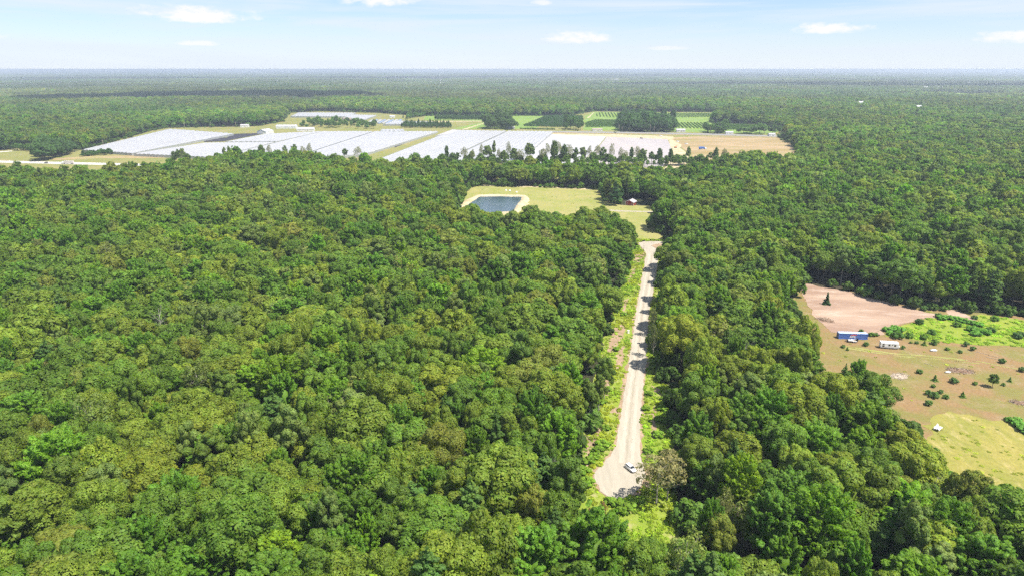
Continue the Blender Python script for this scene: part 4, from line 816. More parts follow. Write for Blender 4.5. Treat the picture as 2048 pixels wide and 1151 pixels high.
# farm buildings and houses far behind
for a in [('long white barn roof rising behind the greenhouses at left', 574, 257, 42, 16, 4.5, .05, 'off_white', 'roof_white', 3), ('white gabled packing shed at the end of the dark bed', 531, 267, 26, 20, 4.5, 1.3, 'off_white', 'roof_white', 4),
          ('low white packing shed joined to the greenhouse backs', 612, 262, 34, 14, 4, .1, 'off_white', 'roof_white', 3), ('white farmhouse among trees left of the barns', 490, 255, 17, 9, 4.5, .15, 'off_white', 'roof_grey', 2.2), ('farm building with bright red roof among trees', 662, 249, 20, 12, 4, .25, 'off_white', 'red_roof', 3),
          ('small red-roofed shed right of the red-roofed farm building', 746, 249, 13, 9, 3, 0, 'off_white', 'red_roof', 2), ('pale brick building before the far greenhouse pair', 695, 242.5, 17, 12, 6, .1, 'brick_pale', 'roof_tan', 2.5), ('small white shed at the field edge near the far woods', 785, 236, 13, 9, 4, .1, 'off_white', 'roof_white', 2),
          ('tan-roofed bungalow across the country road before the crop rows', 1194, 262, 20, 9, 3, .05, 'off_white', 'roof_tan', 2), ('white house across the country road right of the big tree clump', 1361, 264.5, 17, 10, 4, -.1, 'off_white', 'roof_grey', 2.6), ('white garage between two dark trees across the country road', 1458, 268, 14, 9, 3.2, 0, 'off_white', 'roof_white', 1.6),
          ('small white house half hidden at the right end of the road trees', 1543, 272, 12, 8, 3.2, .1, 'off_white', 'roof_grey', 2), ('pale shed behind the clump of trees at the grass field', 1022, 258, 14, 9, 3, .2, 'off_white', 'roof_grey', 2), ('white house roof among trees at upper right', 1596, 226, 16, 10, 12, .1, 'off_white', 'roof_white', 3), ('white house roof in the far right woods', 1612, 225.5, 14, 10, 12, .3, 'off_white', 'roof_white', 3)]:
    house(*a[:10], group='farm buildings and houses by the nursery', name='farm_building' if 'shed' in a[0] or 'barn' in a[0] or 'building' in a[0] else 'house', cat='building' if 'house' not in a[0] else 'house')
# the town on the horizon
tq = np.random.default_rng(5)
for i, (x, y, w_, h_) in enumerate(sorted([(462, 150.5, 90, 22), (480, 150, 60, 26), (500, 149, 110, 24), (522, 149.4, 140, 22), (540, 148.8, 70, 28), (560, 149.5, 90, 22), (600, 150.8, 120, 20), (425, 151, 60, 20), (640, 150, 150, 22), (690, 149, 160, 24), (720, 148.2, 100, 24), (750, 149.6, 80, 22), (800, 148.4, 90, 24), (305, 151, 70, 22), (185, 148.5, 110, 22), (100, 150, 90, 22),
                                    (1470, 148.5, 180, 22), (1500, 150, 110, 22), (1512, 154, 70, 22), (1582, 150.5, 60, 24), (1610, 151.5, 110, 22), (1642, 151.2, 60, 28), (1668, 152, 80, 24), (1690, 151.5, 60, 24), (1740, 150.5, 70, 24), (1776, 151, 90, 26), (1850, 151, 60, 24), (1300, 151.5, 60, 20), (1302, 152.5, 30, 20), (1210, 164, 120, 22), (1185, 163.8, 90, 22), (1230, 163.5, 60, 22), (884, 171.5, 30, 20), (1120, 158.5, 30, 20), (1745, 152.5, 90, 22), (1880, 182, 28, 20), (1850, 181.6, 24, 20), (1720, 217, 14, 19), (1805, 226, 13, 19), (1835, 227, 13, 19)])):
    far = y < 160; house(f'tiny pale building roof {"on the hazy horizon" if y < 160 else "in the far woods"}, {nth(i + 1)} from left of the scattered roofs', x, y, w_, w_ * .45, h_, tq.normal() * .15, 'white_paint', 'roof_white', 3, 'scattered roofs of the distant town', 'distant_building', 'building', False, 0)
wt_ = empty('water_tower', G(1632, 152)); tag(wt_, 'white water tower above the distant town at upper right', 'water tower')
MB().tube([(0, 0, 0), (0, 0, 32)], [4, 2.6], 12).build('shaft', 'white_paint', wt_, True)
MB().tube([(0, 0, 31), (0, 0, 34), (0, 0, 39), (0, 0, 44), (0, 0, 47)], [3, 11, 14, 11, 2], 16).build('tank', 'white_paint', wt_, True)

# ------------------------------------------------------------------ utility poles, marker posts
def pole(x, y, h, label, arm=True, r=.16):
    o = empty('utility_pole', G(x, y), .1); tag(o, label, 'pole', 'utility poles'); MB().tube([(0, 0, 0), (0, 0, h)], [r, r * .7], 8).build('post', 'wood_pale' if h > 10 else 'wood', o, True)
    if arm: MB().box(-1.3, 1.3, -.08, .08, h - 1.0, h - .82).build('crossarm', 'wood_pale', o)
    for xx in (-1.1, 0, 1.1) if arm else (): MB().tube([(xx, 0, h - .82), (xx, 0, h - .55)], .07, 6).build('insulator', 'white_paint', o)
for i, (x, y, h) in enumerate([(1238, 264, 14), (1300, 265, 15), (1308, 265.2, 11), (1244, 264.2, 10), (1420, 268, 13), (1528, 271, 12), (208, 299, 14), (370, 259, 13), (422, 257.5, 13), (472, 257, 13)]):
    pole(x, y, h, f'utility pole by the {"country road" if x > 600 else "greenhouses"}, {nth(i % 6 + 1)} from left' if False else f'pale utility pole with crossarm by the {"country road" if x > 600 else "greenhouse edge"}, {nth(sorted([1238, 1300, 1308, 1244, 1420, 1528] if x > 600 else [208, 370, 422, 472]).index(x) + 1)} from left')
pole(1287, 505, 6.5, 'thin wooden post at the left of the upper road end', False, .10)
pole(1268, 603, 5.5, 'thin wooden post in the green left verge of the gravel road', False, .08)
bx = empty('utility_pedestal', G(1256.5, 665), .2); tag(bx, 'small white utility pedestal in the left verge of the gravel road', 'utility box')
MB().box(-.45, .45, -.4, .4, 0, 1.25).build('cabinet', 'white_paint', bx, bevel=.05); MB().box(-.5, .5, -.45, .45, 1.252, 1.36).build('lid', 'off_white', bx); MB().box(-.6, .6, -.55, .55, -.02, .1).build('base', 'concrete_road', bx)

# ------------------------------------------------------------------ vehicles
def wheel(parent, x, y, r, wd):
    w_ = MB().disc((x, y, r), (0, 1, 0), r, wd, 18).build('wheel', 'tyre', parent, False); MB().disc((x, y + (wd / 2 + .006) * (1 if y > 0 else -1), r), (0, 1, 0), r * .6, .03, 14).build('rim', 'metal_grey', w_)
def car(label, x, y, rz, paint='car_white', scale=1.0, group=None, z=.145, name='car'):
    """hatchback facing +x, built from lofted cross-sections"""
    o = empty(name, (*G(x, y)[:2], z), rz); o.scale = (scale,) * 3; tag(o, label, 'car', group)
    # stations: x, half width, z bottom, z waist
    S = [(-2.18, .62, .42, .82), (-2.08, .80, .32, .98), (-1.4, .90, .24, 1.02), (0, .91, .22, 1.0), (.95, .90, .22, .98), (1.7, .84, .26, .90), (2.1, .70, .34, .76), (2.2, .52, .42, .66)]
    m = MB(); prof = lambda hw, zb, zw: [(-hw * .9, zb), (hw * .9, zb), (hw, zb + (zw - zb) * .45), (hw * .94, zw - .05), (hw * .82, zw), (-hw * .82, zw), (-hw * .94, zw - .05), (-hw, zb + (zw - zb) * .45)]
    for s in S: m.v += [(s[0], py, pz) for py, pz in prof(*s[1:])]
    n = 8
    for i in range(len(S) - 1):
        for j in range(n): k = (j + 1) % n; m.f.append((i * n + j, i * n + k, (i + 1) * n + k, (i + 1) * n + j)); m.mi.append(0)
    m.f += [tuple(reversed(range(n))), tuple((len(S) - 1) * n + j for j in range(n))]; m.mi += [0, 0]; m.build('body', paint, o, True)
    cab = MB(); T_ = [(-2.0, .72, .99), (-1.65, .60, 1.48), (-1.2, .62, 1.56), (-.1, .64, 1.57), (.35, .62, 1.50), (1.15, .74, .97)]
    for a in T_: cab.v += [(a[0], -a[1], a[2]), (a[0], a[1], a[2])]
    base = [(-2.0, .74, .97), (-1.65, .76, .99), (-1.2, .77, .99), (-.1, .77, .98), (.35, .77, .97), (1.15, .76, .95)]
    for a in base: cab.v += [(a[0], -a[1], a[2]), (a[0], a[1], a[2])]
    for i in range(5):
        t0, b0 = 2 * i, 12 + 2 * i
        cab.f += [(t0, t0 + 2, t0 + 3, t0 + 1), (t0, b0, b0 + 2, t0 + 2), (t0 + 1, t0 + 3, b0 + 3, b0 + 1)]; cab.mi += [0, 0, 0]
    cab.build('cabin', paint, o)
    def glass(pts, nm='window'): MB().face(pts).build(nm, 'dark_glass', o)
    glass([(.42, -.58, 1.50), (.42, .58, 1.50), (1.10, .70, 1.03), (1.10, -.70, 1.03)], 'windscreen'); glass([(-1.72, -.56, 1.45), (-1.72, .56, 1.45), (-2.03, .66, 1.06), (-2.03, -.66, 1.06)], 'rear_window')
    for s in (-1, 1):
        glass([(-1.55, s * .645, 1.42), (-1.2, s * .645, 1.48), (-.35, s * .665, 1.49), (-.35, s * .785, 1.05), (-1.65, s * .785, 1.06)]); glass([(-.25, s * .665, 1.49), (.28, s * .65, 1.43), (.85, s * .775, 1.04), (-.25, s * .785, 1.05)])
        for wx in (-1.35, 1.35): wheel(o, wx, s * .82, .33, .2)
        MB().box(2.05, 2.17, s * .48 - .12, s * .48 + .12, .66, .76).build('headlight', 'lamp_clear', o); MB().box(-2.2, -2.1, s * .62 - .08, s * .62 + .08, .75, .98).build('taillight', 'lamp_red', o); MB().box(.55, .7, s * .95 - .08, s * .95 + .08, .98, 1.1).build('mirror', paint, o)
    MB().box(2.12, 2.215, -.4, .4, .42, .56).build('grille', 'black_trim', o); MB().box(-2.2, -2.12, -.6, .6, .36, .5).build('bumper', 'black_trim', o)
    return o
car('white hatchback parked on the gravel cul-de-sac', 1261, 939, R(-62), scale=1.02)
for a in [('dark car on the highway behind the white truck', 92, 326.8, 'dark_paint'), ('dark car at the right end of the visible highway', 223, 329.6, 'dark_paint')]: car(a[0], a[1], a[2], R(180 - 3), a[3], 1.1, 'highway traffic')
for a in [('dark parked car by the country road at the pale yard', 1283, 277.6, 'dark_paint'), ('white pickup-sized car in the yard beside the tan field', 1356, 284, 'car_white'), ('pale car lower in the yard beside the tan field', 1373, 289, 'car_white'), ('white van-like car parked by the road at the yard entrance', 1322, 273, 'car_white'), ('dark car driving on the country road', 1230, 266, 'dark_paint')]: car(a[0], a[1], a[2], R(5), a[3], 1.3, 'cars around the nursery yard')
def lorry(label, x, y, rz, box='off_white', cabm='car_white', L=12.5):
    o = empty('semi_truck', G(x, y), rz); o.location.z = .13; tag(o, label, 'truck', 'trucks')
    MB().box(-L / 2 - 1.5, L / 2 - 1.8, -1.25, 1.25, 1.15, 4.0).build('trailer_box', box, o, bevel=.05); MB().box(-L / 2 - 1.4, L / 2 + 1.4, -.5, .5, .8, 1.14).build('chassis', 'black_trim', o)
    MB().prism([(-1.2, .7), (1.2, .7), (1.2, 2.9), (1.0, 3.3), (-1.0, 3.3), (-1.2, 2.9)], L / 2 - 1.2, L / 2 + 1.0).build('cab', cabm, o); MB().box(L / 2 + 1.0, L / 2 + 2.2, -1.0, 1.0, .7, 1.9).build('bonnet', cabm, o, bevel=.1); MB().box(L / 2 + 1.0, L / 2 + 1.04, -1.0, 1.0, 2.0, 2.9).build('windscreen', 'dark_glass', o)
    for wx in (-L / 2 - .4, -L / 2 + .8, L / 2 - 1.0, L / 2 + 1.5):
        for s in (-1, 1): wheel(o, wx, s * 1.05, .5, .35)
lorry('white semi truck driving along the highway at left', 136, 328, R(177), 'trailer_pale')
lorry('blue and white truck parked at the near edge of the tan field', 1405, 299, R(0), 'blue_paint', L=9)
ex = empty('excavator', G(1351, 296), .6); tag(ex, 'orange excavator working in the sandy yard below the tan field', 'excavator')
for s in (-1, 1): MB().prism([(s * 1.0 - .3, 0), (s * 1.0 + .3, 0), (s * 1.0 + .3, .9), (s * 1.0 - .3, .9)], -2, 2).build('track', 'black_trim', ex, bevel=.2)
MB().box(-1.9, 1.2, -1.3, 1.3, .95, 2.2).build('body', 'orange_paint', ex, bevel=.1); MB().box(0, 1.3, -1.2, -.1, 2.21, 3.2).build('cab', 'dark_glass', ex); MB().tube([(1.2, .3, 2.0), (4.2, .3, 4.2), (6.6, .3, 2.2)], [.3, .28, .2], 6).build('boom', 'orange_paint', ex); MB().box(6.3, 7.2, -.3, .9, 1.2, 2.2).build('bucket', 'metal_grey', ex)

# shipping container at the edge of the graded sand
cn = empty('shipping_container', G(1703.5, 676), R(-5.0)); tag(cn, 'long blue shipping container at the edge of the graded sand', 'container')
def corrug(L, y, z0, z1, n=44):
    m = MB(); s = 1 if y > 0 else -1; xs = [(-L / 2 + L * i / (n * 4), (0, 0, .05, .05)[i % 4]) for i in range(n * 4 + 1)]
    for (xa, da), (xb, db) in zip(xs[:-1], xs[1:]): m.face([(xa, y - s * da, z0), (xb, y - s * db, z0), (xb, y - s * db, z1), (xa, y - s * da, z1)])
    return m
for s in (-1, 1): corrug(12.8, s * 1.24, .3, 2.75).build('side_wall', 'container_blue', cn)
MB().box(-6.45, 6.45, -1.2, 1.2, 2.80, 2.9).build('roof', 'container_roof', cn); MB().box(-6.4, 6.4, -1.18, 1.18, .14, .3).build('floor', 'wood', cn)
for s in (-1, 1): MB().box(-6.5, 6.5, s * 1.26 - .06, s * 1.26 + .06, 2.72, 2.88).build('top_rail', 'container_blue', cn); MB().box(-6.5, 6.5, s * 1.26 - .06, s * 1.26 + .06, .12, .3).build('bottom_rail', 'container_blue', cn)
for xx in (-6.42, 6.42):
    for s in (-1, 1): MB().box(xx - .1, xx + .1, s * 1.25 - .09, s * 1.25 + .09, .1, 2.91).build('corner_post', 'container_blue', cn)
MB().box(-6.36, -6.28, -1.15, 1.15, .31, 2.72).build('end_wall', 'container_blue', cn)
for s in (-1, 1):
    d_ = MB().box(6.33, 6.42, min(0, s) * 1.14 + .01, max(0, s) * 1.14 - .01, .32, 2.7).build('door', 'container_blue', cn); MB().tube([(6.46, s * .55, .4), (6.46, s * .55, 2.6)], .035, 6).build('lock_rod', 'metal_grey', d_)
# lettering on the container side: three white slanted letters under a red bar
def letter(polys, x0, z0, w_, h_, m_='white_paint', nm='letter'):
    m = MB()
    for p in polys: m.face([(x0 + (u + v * .18) * w_, -1.275, z0 + v * h_) for u, v in p])
    ob = m.build(nm, m_, cn); md = ob.modifiers.new('thick', 'SOLIDIFY'); md.thickness = .02
letter([[(0, 0), (.26, 0), (.56, 1), (.36, 1)], [(.74, 0), (1, 0), (.64, 1), (.5, 1)], [(.22, .2), (.8, .2), (.74, .42), (.28, .42)]], -1.75, .75, 1.05, 1.2)
letter([[(0, 0), (.27, 0), (.27, 1), (0, 1)], [(.27, .78), (.95, .78), (.88, 1), (.27, 1)], [(.27, .35), (.88, .35), (.95, .55), (.27, .55)], [(.72, .5), (1, .55), (1, .85), (.72, .82)]], -.6, .75, .95, 1.2)
letter([[(0, 0), (.27, 0), (.27, 1), (0, 1)], [(.27, 0), (.95, 0), (.95, .24), (.27, .24)]], .5, .75, .9, 1.2)
letter([[(0, 0), (.86, 0), (1, 1), (.1, 1)], [(.2, 1), (.8, 1), (.66, 1.35), (.34, 1.35)]], -1.6, 2.05, 2.9, .38, 'red_paint', 'emblem')
# utility trailer
ut = empty('utility_trailer', G(1704, 683.2), R(-6)); tag(ut, 'flatbed utility trailer with white fenders parked before the container', 'trailer')
MB().box(-2.2, 2.0, -.95, .95, .55, .65).build('deck', 'wood', ut); MB().box(-2.25, 2.05, -1.02, -.94, .5, .72).build('side_rail', 'black_trim', ut); MB().box(-2.25, 2.05, .94, 1.02, .5, .72).build('side_rail', 'black_trim', ut)
MB().quadbox([(2.03, -.95, .6), (2.13, -.95, .6), (2.13, .95, .6), (2.03, .95, .6), (2.25, -.95, 1.9), (2.32, -.95, 1.9), (2.32, .95, 1.9), (2.25, .95, 1.9)]).build('ramp', 'black_trim', ut)
MB().tube([(-2.2, -.7, .55), (-3.4, 0, .5)], .06, 6).build('drawbar', 'black_trim', ut); MB().tube([(-2.2, .7, .55), (-3.4, 0, .5)], .06, 6).build('drawbar', 'black_trim', ut); MB().box(-2.2, -2.1, -.95, .95, .66, 1.25).build('headboard', 'black_trim', ut)
for s in (-1, 1):
    MB().prism([(s * 1.16 - .14, .72), (s * 1.16 + .14, .72), (s * 1.16 + .14, .95), (s * 1.16 - .14, .95)], -.2, 1.7).build('fender', 'white_paint', ut)
    for wx in (.35, 1.15): wheel(ut, wx, s * 1.16, .34, .2)
MB().box(-1.9, .4, -.7, .7, .66, 1.02).build('load', 'off_white', ut, bevel=.1)
# travel trailer
tt = empty('camper_trailer', G(1776.5, 695.5), R(-11)); tag(tt, 'white camper trailer parked on the dry pasture', 'camper')
MB().prism([(-1.2, .55), (1.2, .55), (1.24, .8), (1.24, 2.95), (1.05, 3.12), (-1.05, 3.12), (-1.24, 2.95), (-1.24, .8)], -3.7, 3.7).build('body', 'camper_white', tt)
for x0, x1, z0, z1 in ((-3.0, -2.2, 1.1, 1.7), (-3.0, -2.2, 2.05, 2.5), (-.5, .1, 1.65, 2.35), (1.9, 2.6, 1.55, 2.3), (1.0, 1.3, 1.95, 2.35)):
    wd = MB().box(x0 - .06, x1 + .06, -1.27, -1.235, z0 - .06, z1 + .06).build('window', 'metal_grey', tt); MB().box(x0, x1, -1.285, -1.271, z0, z1).build('pane', 'dark_glass', wd)
MB().box(.35, .95, -1.27, -1.235, .75, 2.6).build('door', 'off_white', tt); MB().box(-3.71, 3.71, -1.262, -1.238, .95, 1.04).build('stripe', 'metal_grey', tt); MB().box(-.5, .5, -.4, .4, 3.125, 3.42).build('air_conditioner', 'off_white', tt, bevel=.08)
for xx in (-2.4, 2.2): MB().box(xx - .22, xx + .22, -.22, .22, 3.125, 3.25).build('roof_vent', 'off_white', tt)
for s in (-1, 1):
    MB().tube([(3.6, s * .8, .5), (4.8, 0, .5)], .07, 6).build('drawbar', 'black_trim', tt)
    for wx in (-1.35, -.5): wheel(tt, wx, s * 1.14, .36, .22)
MB().box(4.05, 4.5, -.4, .4, .56, 1.5).build('gas_bottle_cover', 'white_paint', tt, bevel=.1); MB().box(-3.5, 3.5, -1.1, 1.1, .4, .54).build('chassis', 'black_trim', tt)

# small things lying in the field and by the pond
def boat(label, x, y, L, rz):
    o = empty('covered_boat', G(x, y), rz); tag(o, label, 'boat'); m = MB(); S = [(-.5, .42, .35), (-.2, .5, .5), (.2, .46, .52), (.42, .25, .4), (.5, .03, .25)]
    for sx, hw, h in S: m.v += [(sx * L, -hw * L * .42, .3), (sx * L, -hw * L * .45, .3 + h * .5 * L * .4), (sx * L, 0, .35 + h * L * .38), (sx * L, hw * L * .45, .3 + h * .5 * L * .4), (sx * L, hw * L * .42, .3)]
    for i in range(4):
        for j in range(4): m.f.append((i * 5 + j, i * 5 + j + 1, i * 5 + j + 6, i * 5 + j + 5)); m.mi.append(0)
    m.f.append((4, 3, 2, 1, 0)); m.mi.append(0); m.build('cover', 'white_paint', o, True); MB().box(-.3 * L, .3 * L, -.1 * L, .1 * L, 0, .32).build('cradle', 'black_trim', o)
boat('small white covered boat on the dry pasture right of the camper', 1867, 701.5, 2.9, -.15)
boat('tiny white covered tub beside the brush pile', 1895.5, 745, 2.2, -.1)
def tarp(label, x, y, w_, d_, h, rz, z0=0):
    o = empty('tarp_shelter', G(x, y), rz); tag(o, label, 'tarp'); qq = np.random.default_rng(int(x)); m = MB(); n = 8
    for j in range(n + 1):
        for i in range(n + 1):
            u, v = i / n, j / n; m.v.append(((u - .5) * w_, (v - .5) * d_, z0 + h * (1 - abs(u - .5) * .8) + qq.normal() * .30 * h / 2))
    for j in range(n):
        for i in range(n): k = j * (n + 1) + i; m.f.append((k, k + 1, k + n + 2, k + n + 1)); m.mi.append(0)
    c = m.build('sheet', 'white_paint', o, True); md = c.modifiers.new('thick', 'SOLIDIFY'); md.thickness = .03
    for sx in (-.45, .45):
        for sy in (-.45, .45): MB().tube([(sx * w_, sy * d_, 0), (sx * w_, sy * d_, z0 + h * .62)], .05, 6).build('post', 'metal_grey', o)
tarp('crumpled white tarp shelter at the forest edge by the yellow meadow', 1876, 860, 2.6, 2.0, 1.6, .5)
for i, (x, y) in enumerate([(1012, 382), (1020, 382.6), (1034, 385.5)]):
    o = empty('garden_chair', G(x, y), .4 * i); tag(o, f'white chair on the grass behind the pond, {nth(i + 1)} from left', 'chair', 'white chairs by the pond'); MB().box(-.8, .8, -.6, .6, .5, .62).build('seat', 'white_paint', o); MB().box(-.8, .8, .5, .62, .63, 1.5).build('backrest', 'white_paint', o)
    for sx in (-.7, .7):
        for sy in (-.5, .5): MB().box(sx - .06, sx + .06, sy - .06, sy + .06, 0, .5).build('leg', 'white_paint', o)
def brush(label, x, y, L, W, H, m1, rz=0, n=150):
    o = empty('brush_pile', G(x, y), rz); tag(o, label, 'brush pile', 'brush piles'); qq = np.random.default_rng(int(x * 3)); bm = MB()
    for _ in range(n):
        a = qq.random() * 6.28; r = math.sqrt(qq.random()); px_, py_ = math.cos(a) * r * L / 2, math.sin(a) * r * W / 2; hz_ = H * (1 - r * r) * qq.random() + .08; b = qq.random() * 6.28; l = .6 + qq.random() * 1.6
        bm.tube([(px_, py_, hz_), (px_ + math.cos(b) * l, py_ + math.sin(b) * l, max(.05, hz_ + qq.normal() * .35))], [.07, .03], 4, k=int(qq.integers(2)), cap=False)
    tag(bm.build('branches', [m1, 'wood_pale'], o), kind='stuff'); c = MB(); k = 14
    ring_ = [(math.cos(i * 6.283 / k) * L * .46 * (.85 + .3 * qq.random()), math.sin(i * 6.283 / k) * W * .46 * (.85 + .3 * qq.random())) for i in range(k)]
    c.v += [(a, b, .02) for a, b in ring_] + [(a * .55, b * .55, H * .55) for a, b in ring_] + [(0, 0, H * .7)]
    for i in range(k): j = (i + 1) % k; c.f += [(i, j, k + j, k + i), (k + i, k + j, 2 * k)]; c.mi += [0, 0]
    c.build('mound', m1, o, True)
brush('grey-brown brush pile ringed with grass in the middle of the pasture', 1919, 741, 11, 6, 1.0, 'brush_brown', -.2, 260)
brush('reddish brush heap at the left edge of the graded sand', 1651, 640, 9, 5, 1.4, 'brush_brown', -.8, 200)
brush('pale woody debris at the pasture edge by the forest', 1799, 752, 8, 6, .5, 'wood_pale', .3, 160)
brush('dark brush pile at the right picture edge of the pasture', 2044, 806, 9, 4, .9, 'brush_brown', -.4, 180)
brush('reddish heap of dead branches in the left verge above the cul-de-sac', 1166, 878, 6, 4, .8, 'brush_brown', .3, 140)
brush('small heap of logs in the gap left of the road', 1150, 800, 6, 2, .5, 'wood', .1, 60)
# fallen rails and logs on the pasture
for i, (x, y, L, a) in enumerate([(1975, 709, 9, -.9), (1862, 730, 6, -1.0), (1985, 716, 5, -.7)]):
    o = MB().tube([(-L / 2, 0, .12), (L / 2, 0, .12)], [.12, .08], 7).build('fallen_pole', 'wood_pale', None); o.location = G(x, y); o.rotation_euler.z = a; tag(o, ['long pale pole lying in the pasture near the upper right shrubs', 'pale pole lying in the pasture left of the brush pile', 'short pale pole lying right of the long pole'][i], 'pole')

# ------------------------------------------------------------------ shrubs and young conifers in the field
def shrub(x, y, s, h, tint, label, kind='bush', group='shrubs and young conifers in the pasture'):
    i = int(x * 7) % 3; o = empty('young_spruce' if kind == 'spruce' else 'shrub', G(x, y), x); o.scale = (s, s, h); tag(o, label, 'shrub' if kind == 'bush' else 'conifer', group)
    f = link('foliage' if kind == 'bush' else 'needles', (BUSH if kind == 'bush' else SPRUCE)[i], o); f['tint'] = [float(c) for c in tint]
    o2 = MB().tube([(0, 0, 0), (0, 0, .9 if kind == 'bush' else 3.4)], [.07, .02], 5).build('stem', 'bark', o)
    return o
SH = [(1686, 695, 1.2), (1694.5, 700, .8), (1732, 691.5, 1.5), (1805, 697.5, 1.2), (1821, 686, .9), (1833, 687, 1.1), (1848, 690, 1.2), (1867, 689, 1.3), (1893.6, 700, 1.15), (1920, 705.5, 1.2), (1930.6, 692, 1.6), (1946, 700.5, 1.5), (2003.6, 725, 1.7), (2042.5, 742.5, 1.5), (1839, 746, 1.5), (1869, 761, 1.3), (1906, 765.5, 1.8), (1949.6, 769, 1.15), (2005.5, 770.5, .95), (2019, 762.5, 1.0), (1866, 774, 1.1), (1880.7, 786, 1.25), (1867, 794.5, 1.9), (1855, 788.5, 1.5), (1891, 796, 1.3), (1924.5, 793.5, 1.15), (1858, 810, 1.6)]
for j, (x, y, s) in enumerate(sorted(SH)):
    sp = j % 6 == 1; near = 'by the camper' if x < 1815 else 'right of the camper' if y < 712 else 'near the brush pile' if y < 760 and x < 1960 else 'at the right side' if x > 1960 else 'in the lower pasture'
    t_ = np.array([(.105, .165, .06), (.125, .185, .055), (.095, .15, .07)][j % 3]); big = 'big' if s > 1.45 else 'small' if s < 1.05 else 'medium'
    shrub(x, y, s * .62, s * (.62 if not sp else .52), t_, f'{big} dark {"young conifer" if sp else "round shrub"} {near}, {nth(j + 1)} from left of all pasture shrubs', 'spruce' if sp else 'bush')
MS = [(1838, 648, 2.3), (1792.5, 675.5, 2.9), (1816.5, 674, 2.2), (1861, 668, 2.2), (1847, 677.5, 2.0), (1868, 688, 1.9), (1913.6, 652.5, 2.3), (1980, 663.5, 2.4), (1989, 641, 2.3), (2037, 675.5, 3.0), (1847, 620, 2.0), (1886, 621, 2.0), (1877, 634, 1.8), (1948, 637, 1.6), (1859, 614, 2.2), (1744, 672, 1.7), (1752, 671, 1.4), (1722, 663, 1.2)]
for j, (x, y, s) in enumerate(sorted(MS)): shrub(x, y, s * .66, s * .55, np.array([(.09, .155, .05), (.12, .19, .04), (.085, .14, .06)][j % 3]), f'{"large" if s > 2.25 else "mid-sized"} bush around the lush green strip, {nth(j + 1)} from left', group='bushes around the lush strip')
TH = [(1884, 638, 2.6), (1896, 637, 2.4), (1908, 640, 2.8), (1920, 642, 2.6), (1932, 645, 2.6), (1944, 648, 2.4), (1955, 652, 2.4), (1946, 662, 2.8), (1958, 666, 2.8), (1970, 668, 2.6), (1952, 671, 2.4), (1776, 662, 2.6), (1790, 660, 2.6), (1802, 663, 2.4), (1780, 669, 2.0), (2030, 846, 2.4), (2040, 853, 2.6), (2052, 864, 2.8), (2020, 843, 1.8)]
for j, (x, y, s) in enumerate(sorted(TH)): shrub(x, y, s * .72, s * .42, np.array((.13, .25, .06)) * (.9 + .2 * ((j * 7) % 5) / 5), f'leafy bright green bush of the {"thicket at right edge of the pasture" if y > 800 else "thickets in the lush strip"}, {nth(j + 1)} from left', group='thicket bushes')
shrub(1653, 608.5, 1.35, 1.65, (.04, .08, .035), 'lone dark spruce standing on the bare graded sand', 'spruce', None)
o = plant(KIDX['maple'][0], G(1984, 774), (.36, .36, .33), 1.0, (.10, .15, .04), 'small round-headed tree with thin trunk standing alone in the pasture', None)
# undergrowth bushes where forest meets the open ground
RB = [(1206, 893, 1.9), (1198, 903, 1.5), (1212, 858, 1.3), (1188, 915, 1.4), (1176, 925, 1.6), (1214, 780, 1.2), (1205, 808, 1.4), (1240, 1012, 1.6), (1222, 1008, 1.5), (1262, 1012, 1.7), (1278, 1005, 1.5), (1250, 1022, 1.8), (1320, 842, 1.6), (1326, 820, 1.5), (1318, 872, 1.5), (1296, 905, 1.3), (1292, 820, 1.2), (1298, 790, 1.2), (1332, 800, 1.5), (1165, 945, 1.6), (1175, 968, 1.7), (1140, 790, 1.3), (1218, 740, 1.3), (1232, 700, 1.2), (1246, 630, 1.3), (1254, 590, 1.2)]
for j, (x, y, s) in enumerate(sorted(RB)): shrub(x, y, s, s * .62, np.array((.15, .225, .034)) * (.85 + .3 * ((j * 7) % 5) / 5), f'low bright green roadside bush by the gravel road, {nth(j + 1)} from left', group='roadside bushes')

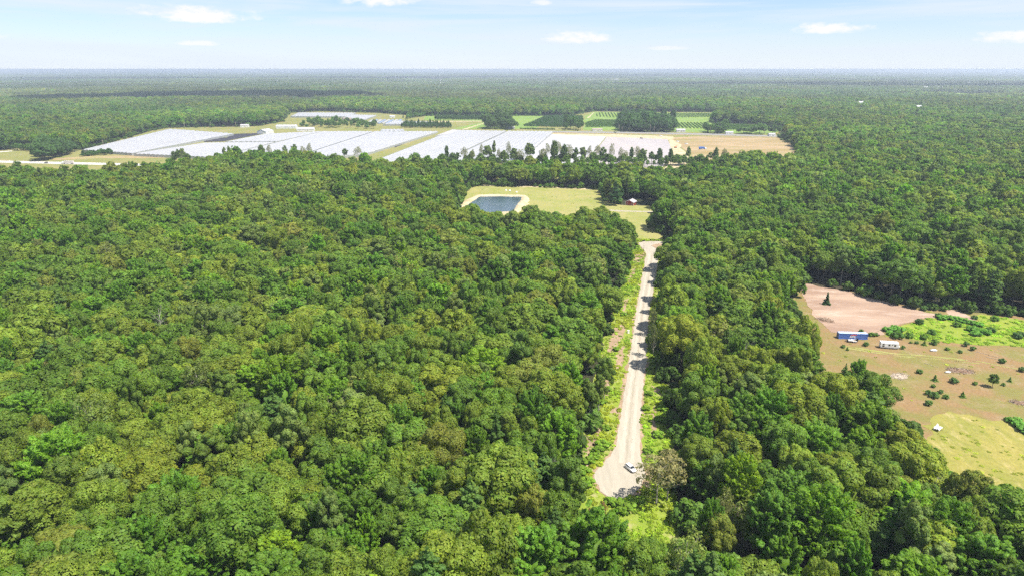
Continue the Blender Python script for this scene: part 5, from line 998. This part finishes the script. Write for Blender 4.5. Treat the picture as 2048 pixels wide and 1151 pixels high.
# ------------------------------------------------------------------ clouds high overhead whose shadows lie on the far forest
def cloud(label, gx, gy, rx, ry, alt=1500, seed=0):
    off = alt / math.tan(R(SUN_EL)); c = (gx + sdir.x / math.cos(R(SUN_EL)) * off, gy + sdir.y / math.cos(R(SUN_EL)) * off, alt); qq = np.random.default_rng(seed); o = empty('cloud', c); tag(o, label, 'cloud', 'cumulus clouds overhead'); m = MB()
    for _ in range(16):
        a = qq.random() * 6.28; r = math.sqrt(qq.random()) * .75; bm = bmesh.new(); bmesh.ops.create_icosphere(bm, subdivisions=2, radius=1); s = (.28 + .25 * qq.random()); b = len(m.v)
        for v in bm.verts: k = 1 + qq.normal() * .07; m.v.append((math.cos(a) * r * rx + v.co.x * s * rx * k, math.sin(a) * r * ry + v.co.y * s * ry * k, max(-20, v.co.z * 140 * s * 2 * k)))
        m.f += [tuple(b + v.index for v in f.verts) for f in bm.faces]; m.mi += [0] * len(bm.faces); bm.free()
    m.build('billows', 'cloud', o, True)
for i, (x, y, rx, ry) in enumerate([(300, 198, 420, 430), (560, 196, 460, 400), (1500, 172, 1300, 420), (1850, 176, 900, 350), (900, 158, 2200, 900), (250, 160, 1500, 700), (1350, 153, 2600, 1200)]):
    cloud(f'flat white cumulus cloud shading the far forest, {nth(i + 1)} of the overhead clouds', *G(x, y)[:2], rx, ry, seed=60 + i)

# ------------------------------------------------------------------ haze
hz = MB().box(-EXT - 900, EXT + 900, -3400, EXT + 900, -1.0, 121.5)
hm = bpy.data.materials.new('haze'); hm.use_nodes = True; t = NT(hm.node_tree); t.n.remove(t.n['Principled BSDF']); MATS['haze'] = hm
pv = t.add('ShaderNodeVolumePrincipled'); pv.inputs['Color'].default_value = (0.78, 0.88, 1.0, 1); pv.inputs['Density'].default_value = 1.1e-4; pv.inputs['Anisotropy'].default_value = 0.15
t.l.new(pv.outputs[0], t.n['Material Output'].inputs['Volume'])
tag(hz.build('haze', 'haze'), 'pale summer haze that turns the far forest bluish', 'haze', kind='stuff')
